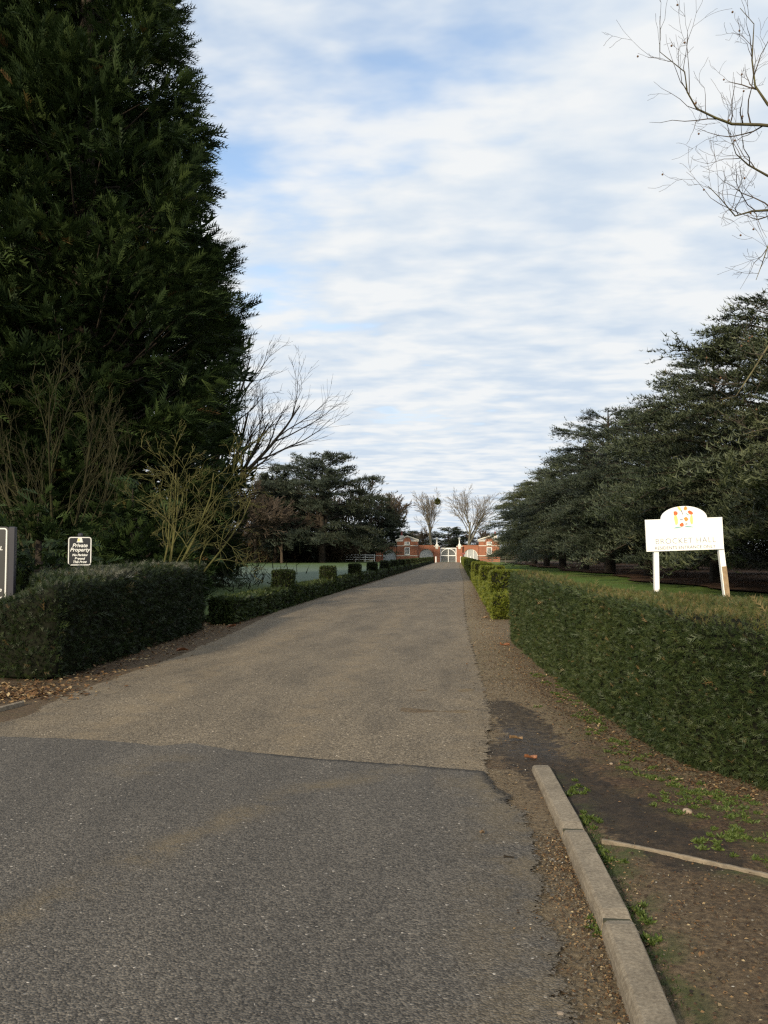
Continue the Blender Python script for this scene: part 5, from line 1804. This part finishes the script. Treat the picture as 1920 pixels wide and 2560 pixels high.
pg1 = np.concatenate([along(U2([(1380, 2080), (1420, 2200), (1460, 2330), (1510, 2480), (1540, 2590)]), 1300, [0.11, 0.1], rng), along(U2([(1240, 1700), (1230, 1800), (1225, 1900), (1300, 1990)]), 1500, [0.13, 0.2], rng), along(U2([(1250, 1740), (1215, 1620), (1180, 1540), (1165, 1480)]), 2200, [0.20, 0.5], rng)])
pebbles('gravel', 'loose grit and small stones along the right edge of the road and drive', pg1, lambda x, y: np.maximum(verge_z(x, y), 0.012), 0.0025, 0.009, 211)
pg2 = np.stack([rng.uniform(0.95, 3.6, 4200), rng.uniform(2.2, 4.6, 4200)], 1)
kd_, ks_ = seg_dist(pg2[:, 0], pg2[:, 1], np.array(kc))
ed_, es_ = seg_dist(pg2[:, 0], pg2[:, 1], EDGE_LINE)
pg2 = pg2[(ks_ > 0) & (kd_ > 0.08) & (es_ < 0) & (ed_ > 0.03)]
pebbles('gravel', 'dull gravel in the soil between the kerb and the edging strip', pg2, verge_z, 0.0025, 0.010, 212)


def weeds(pts, rad, n, seed):
    rng = np.random.default_rng(seed)
    sub_c, sub_r = [], []
    for c0, r0 in zip(pts, rad):
        for _ in range(9):
            sub_c.append(np.asarray(c0) + rng.normal(0, 0.75, 2) * r0 * np.array([1.0, 1.6]))
            sub_r.append(r0 * rng.uniform(0.12, 0.42))
    i = rng.integers(0, len(sub_c), n)
    c = np.array(sub_c)[i]
    rr = np.array(sub_r)[i]
    a = rng.uniform(0, 6.283, n)
    q = np.abs(rng.normal(0, 0.55, n)) * rr
    p = c + np.stack([np.cos(a) * q, np.sin(a) * q * 0.8], 1)
    p = np.concatenate([p, verge_z(p[:, 0], p[:, 1])[:, None]], 1)
    d = nrm(np.stack([rng.normal(0, 0.6, n), rng.normal(0, 0.6, n), rng.uniform(0.05, 0.8, n)], 1))
    leaf = np.array([[[0, 0, 0], [0.55, 0.2, 0.1], [1, 0, -0.1]], [[0, 0, 0], [1, 0, -0.1], [0.55, -0.2, 0.1]]])
    V, T, tn = stamp(leaf, p, rot_frames(d, rng), rng.uniform(0.010, 0.034, n), np.clip(rng.beta(2, 2, n), 0, 1))
    return tag(link('weeds', mesh_np('weeds', V, T, {'tone': tn}), M['weed']), 'bright green weeds scattered on the soil by the right hedge', 'weeds', kind='stuff')


wp = [((1375, 1712), .10), ((1440, 1765), .20), ((1475, 1800), .12), ((1570, 1890), .12), ((1620, 1930), .16), ((1650, 1965), .10), ((1700, 2010), .20), ((1745, 2020), .14), ((1790, 2020), .10), ((1690, 2035), .12),
      ((1905, 2080), .18), ((1910, 2130), .18), ((1880, 2165), .14), ((1825, 2115), .06), ((1760, 2130), .07), ((1480, 2060), .05), ((1500, 2320), .04), ((1520, 2150), .05), ((1590, 2300), .05), ((1610, 2380), .05), ((1440, 1980), .06), ((1400, 1735), .10), ((1455, 1790), .15), ((1500, 1830), .10), ((1540, 1855), .08), ((1840, 2040), .12), ((1720, 1990), .12), ((1340, 1690), .07)]
weeds([U(*a)[:2] for a, _ in wp], [r for _, r in wp], 13000, 220)
mossp = along(U2([(1470, 2070), (1530, 2180), (1590, 2310), (1650, 2430), (1700, 2540)]), 1500, [0.03, 0.06], rng)
mm = mossp
d_ = nrm(np.stack([rng.normal(0, 0.6, len(mm)), rng.normal(0, 0.6, len(mm)), rng.uniform(0.3, 1.0, len(mm))], 1))
leaf_ = np.array([[[0, 0, 0], [0.55, 0.15, 0.1], [1, 0, -0.1]]])
V_, T_, tn_ = stamp(leaf_, np.concatenate([mm, verge_z(mm[:, 0], mm[:, 1])[:, None]], 1), rot_frames(d_, rng), rng.uniform(0.006, 0.020, len(mm)), rng.random(len(mm)) * 0.3)
tag(link('moss_and_grass', mesh_np('moss_and_grass', V_, T_, {'tone': tn_}), M['weed']), 'dark moss and grass along the back of the kerb', 'grass', kind='stuff')


def flint(px, py, r, seed, label):
    rg = np.random.default_rng(seed)
    bm = bmesh.new()
    bmesh.ops.create_icosphere(bm, subdivisions=3, radius=1)
    for v in bm.verts:
        c = np.array(v.co)
        q = 1 + 0.10 * noise(c + seed, 1.6, seed % 6) + 0.03 * noise(c, 5, 1)
        v.co = Vector((c[0] * r * 1.15 * q, c[1] * r * q, c[2] * r * 0.75 * q))
    for f in bm.faces:
        f.smooth = True
    me = bpy.data.meshes.new('flint_stone')
    bm.to_mesh(me)
    bm.free()
    p = U(px, py)
    z = float(verge_z(np.array([p[0]]), np.array([p[1]]))[0])
    tag(link('flint_stone', me, M['flint'], None, (p[0], p[1], z + r * 0.45), seed * 1.1), label, 'stone', 'pale stones on the soil')


flint(1672, 1932, 0.027, 1, 'pale rounded stone close under the right hedge')
flint(1720, 2055, 0.028, 2, 'pale brown stone below the largest weed patch')
flint(1528, 1912, 0.014, 3, 'small pale stone midway between kerb end and hedge')
flint(1400, 2545, 0.018, 4, 'small pale stone in the gutter at the bottom of the picture')


def dry_leaf(px, py, ln, rz, mat, label, seed, z=None):
    rg = np.random.default_rng(seed)
    V, F = [], []
    n = 8
    for i in range(n + 1):
        t = i / n
        wd = 0.34 * math.sin(math.pi * min(1, t * 0.96 + 0.04)) ** 0.7 * (1 + 0.25 * math.sin(9 * t + seed))
        cz = 0.16 * math.sin(2.6 * t + seed) + 0.04
        for u in (-1, -0.5, 0, 0.5, 1):
            V.append(((t - 0.5) * ln, u * wd * ln * 0.75, ln * (cz * 0.5 + 0.26 * abs(u) ** 1.5 * (0.6 + 0.4 * math.sin(5 * t + u + seed))) + 0.006))
    for i in range(n):
        for k_ in range(4):
            F.append((i * 5 + k_, i * 5 + k_ + 1, i * 5 + 6 + k_, i * 5 + 5 + k_))
    me = bpy.data.meshes.new('fallen_leaf')
    me.from_pydata(V, [], F)
    p = U(px, py)
    if z is None:
        z = float(verge_z(np.array([p[0]]), np.array([p[1]]))[0])
    o = link('fallen_leaf', me, mat, None, (p[0], p[1], z + 0.004), rz)
    m_ = o.modifiers.new('thickness', 'SOLIDIFY')
    m_.thickness = 0.0012
    tag(o, label, 'leaf', 'large dry leaves on the ground')


dry_leaf(1290, 1850, 0.12, 0.15, M['tanleaf'], 'tan curled dry leaf on the wet mud beyond the kerb end', 1)
dry_leaf(1327, 1897, 0.11, 0.3, M['rustleaf'], 'rust coloured dry leaf lying at the far end of the kerb', 2)
dry_leaf(1262, 1612, 0.18, -0.2, M['rustleaf'], 'orange dry leaf at the far corner of the tall right hedge', 3)
dry_leaf(1212, 1545, 0.17, 0.1, M['tanleaf'], 'pale orange dry leaf on the grit before the low right hedge', 4)
dry_leaf(578, 1571, 0.22, 0.0, M['rustleaf'], 'rust coloured dry leaf near the far end of the left hedge', 5, 0.02)
dry_leaf(456, 1633, 0.20, 0.1, M['rustleaf'], 'rust coloured dry leaf on the drive edge under the left hedge', 6, 0.02)
dry_leaf(1272, 2165, 0.055, 0.1, M['bark_dark'], 'dark crumpled leaf on the asphalt left of the kerb', 7, 0.028)
dry_leaf(1205, 2100, 0.06, 1.3, M['tanleaf'], 'thin pale dead leaf on the asphalt at right', 8, 0.028)
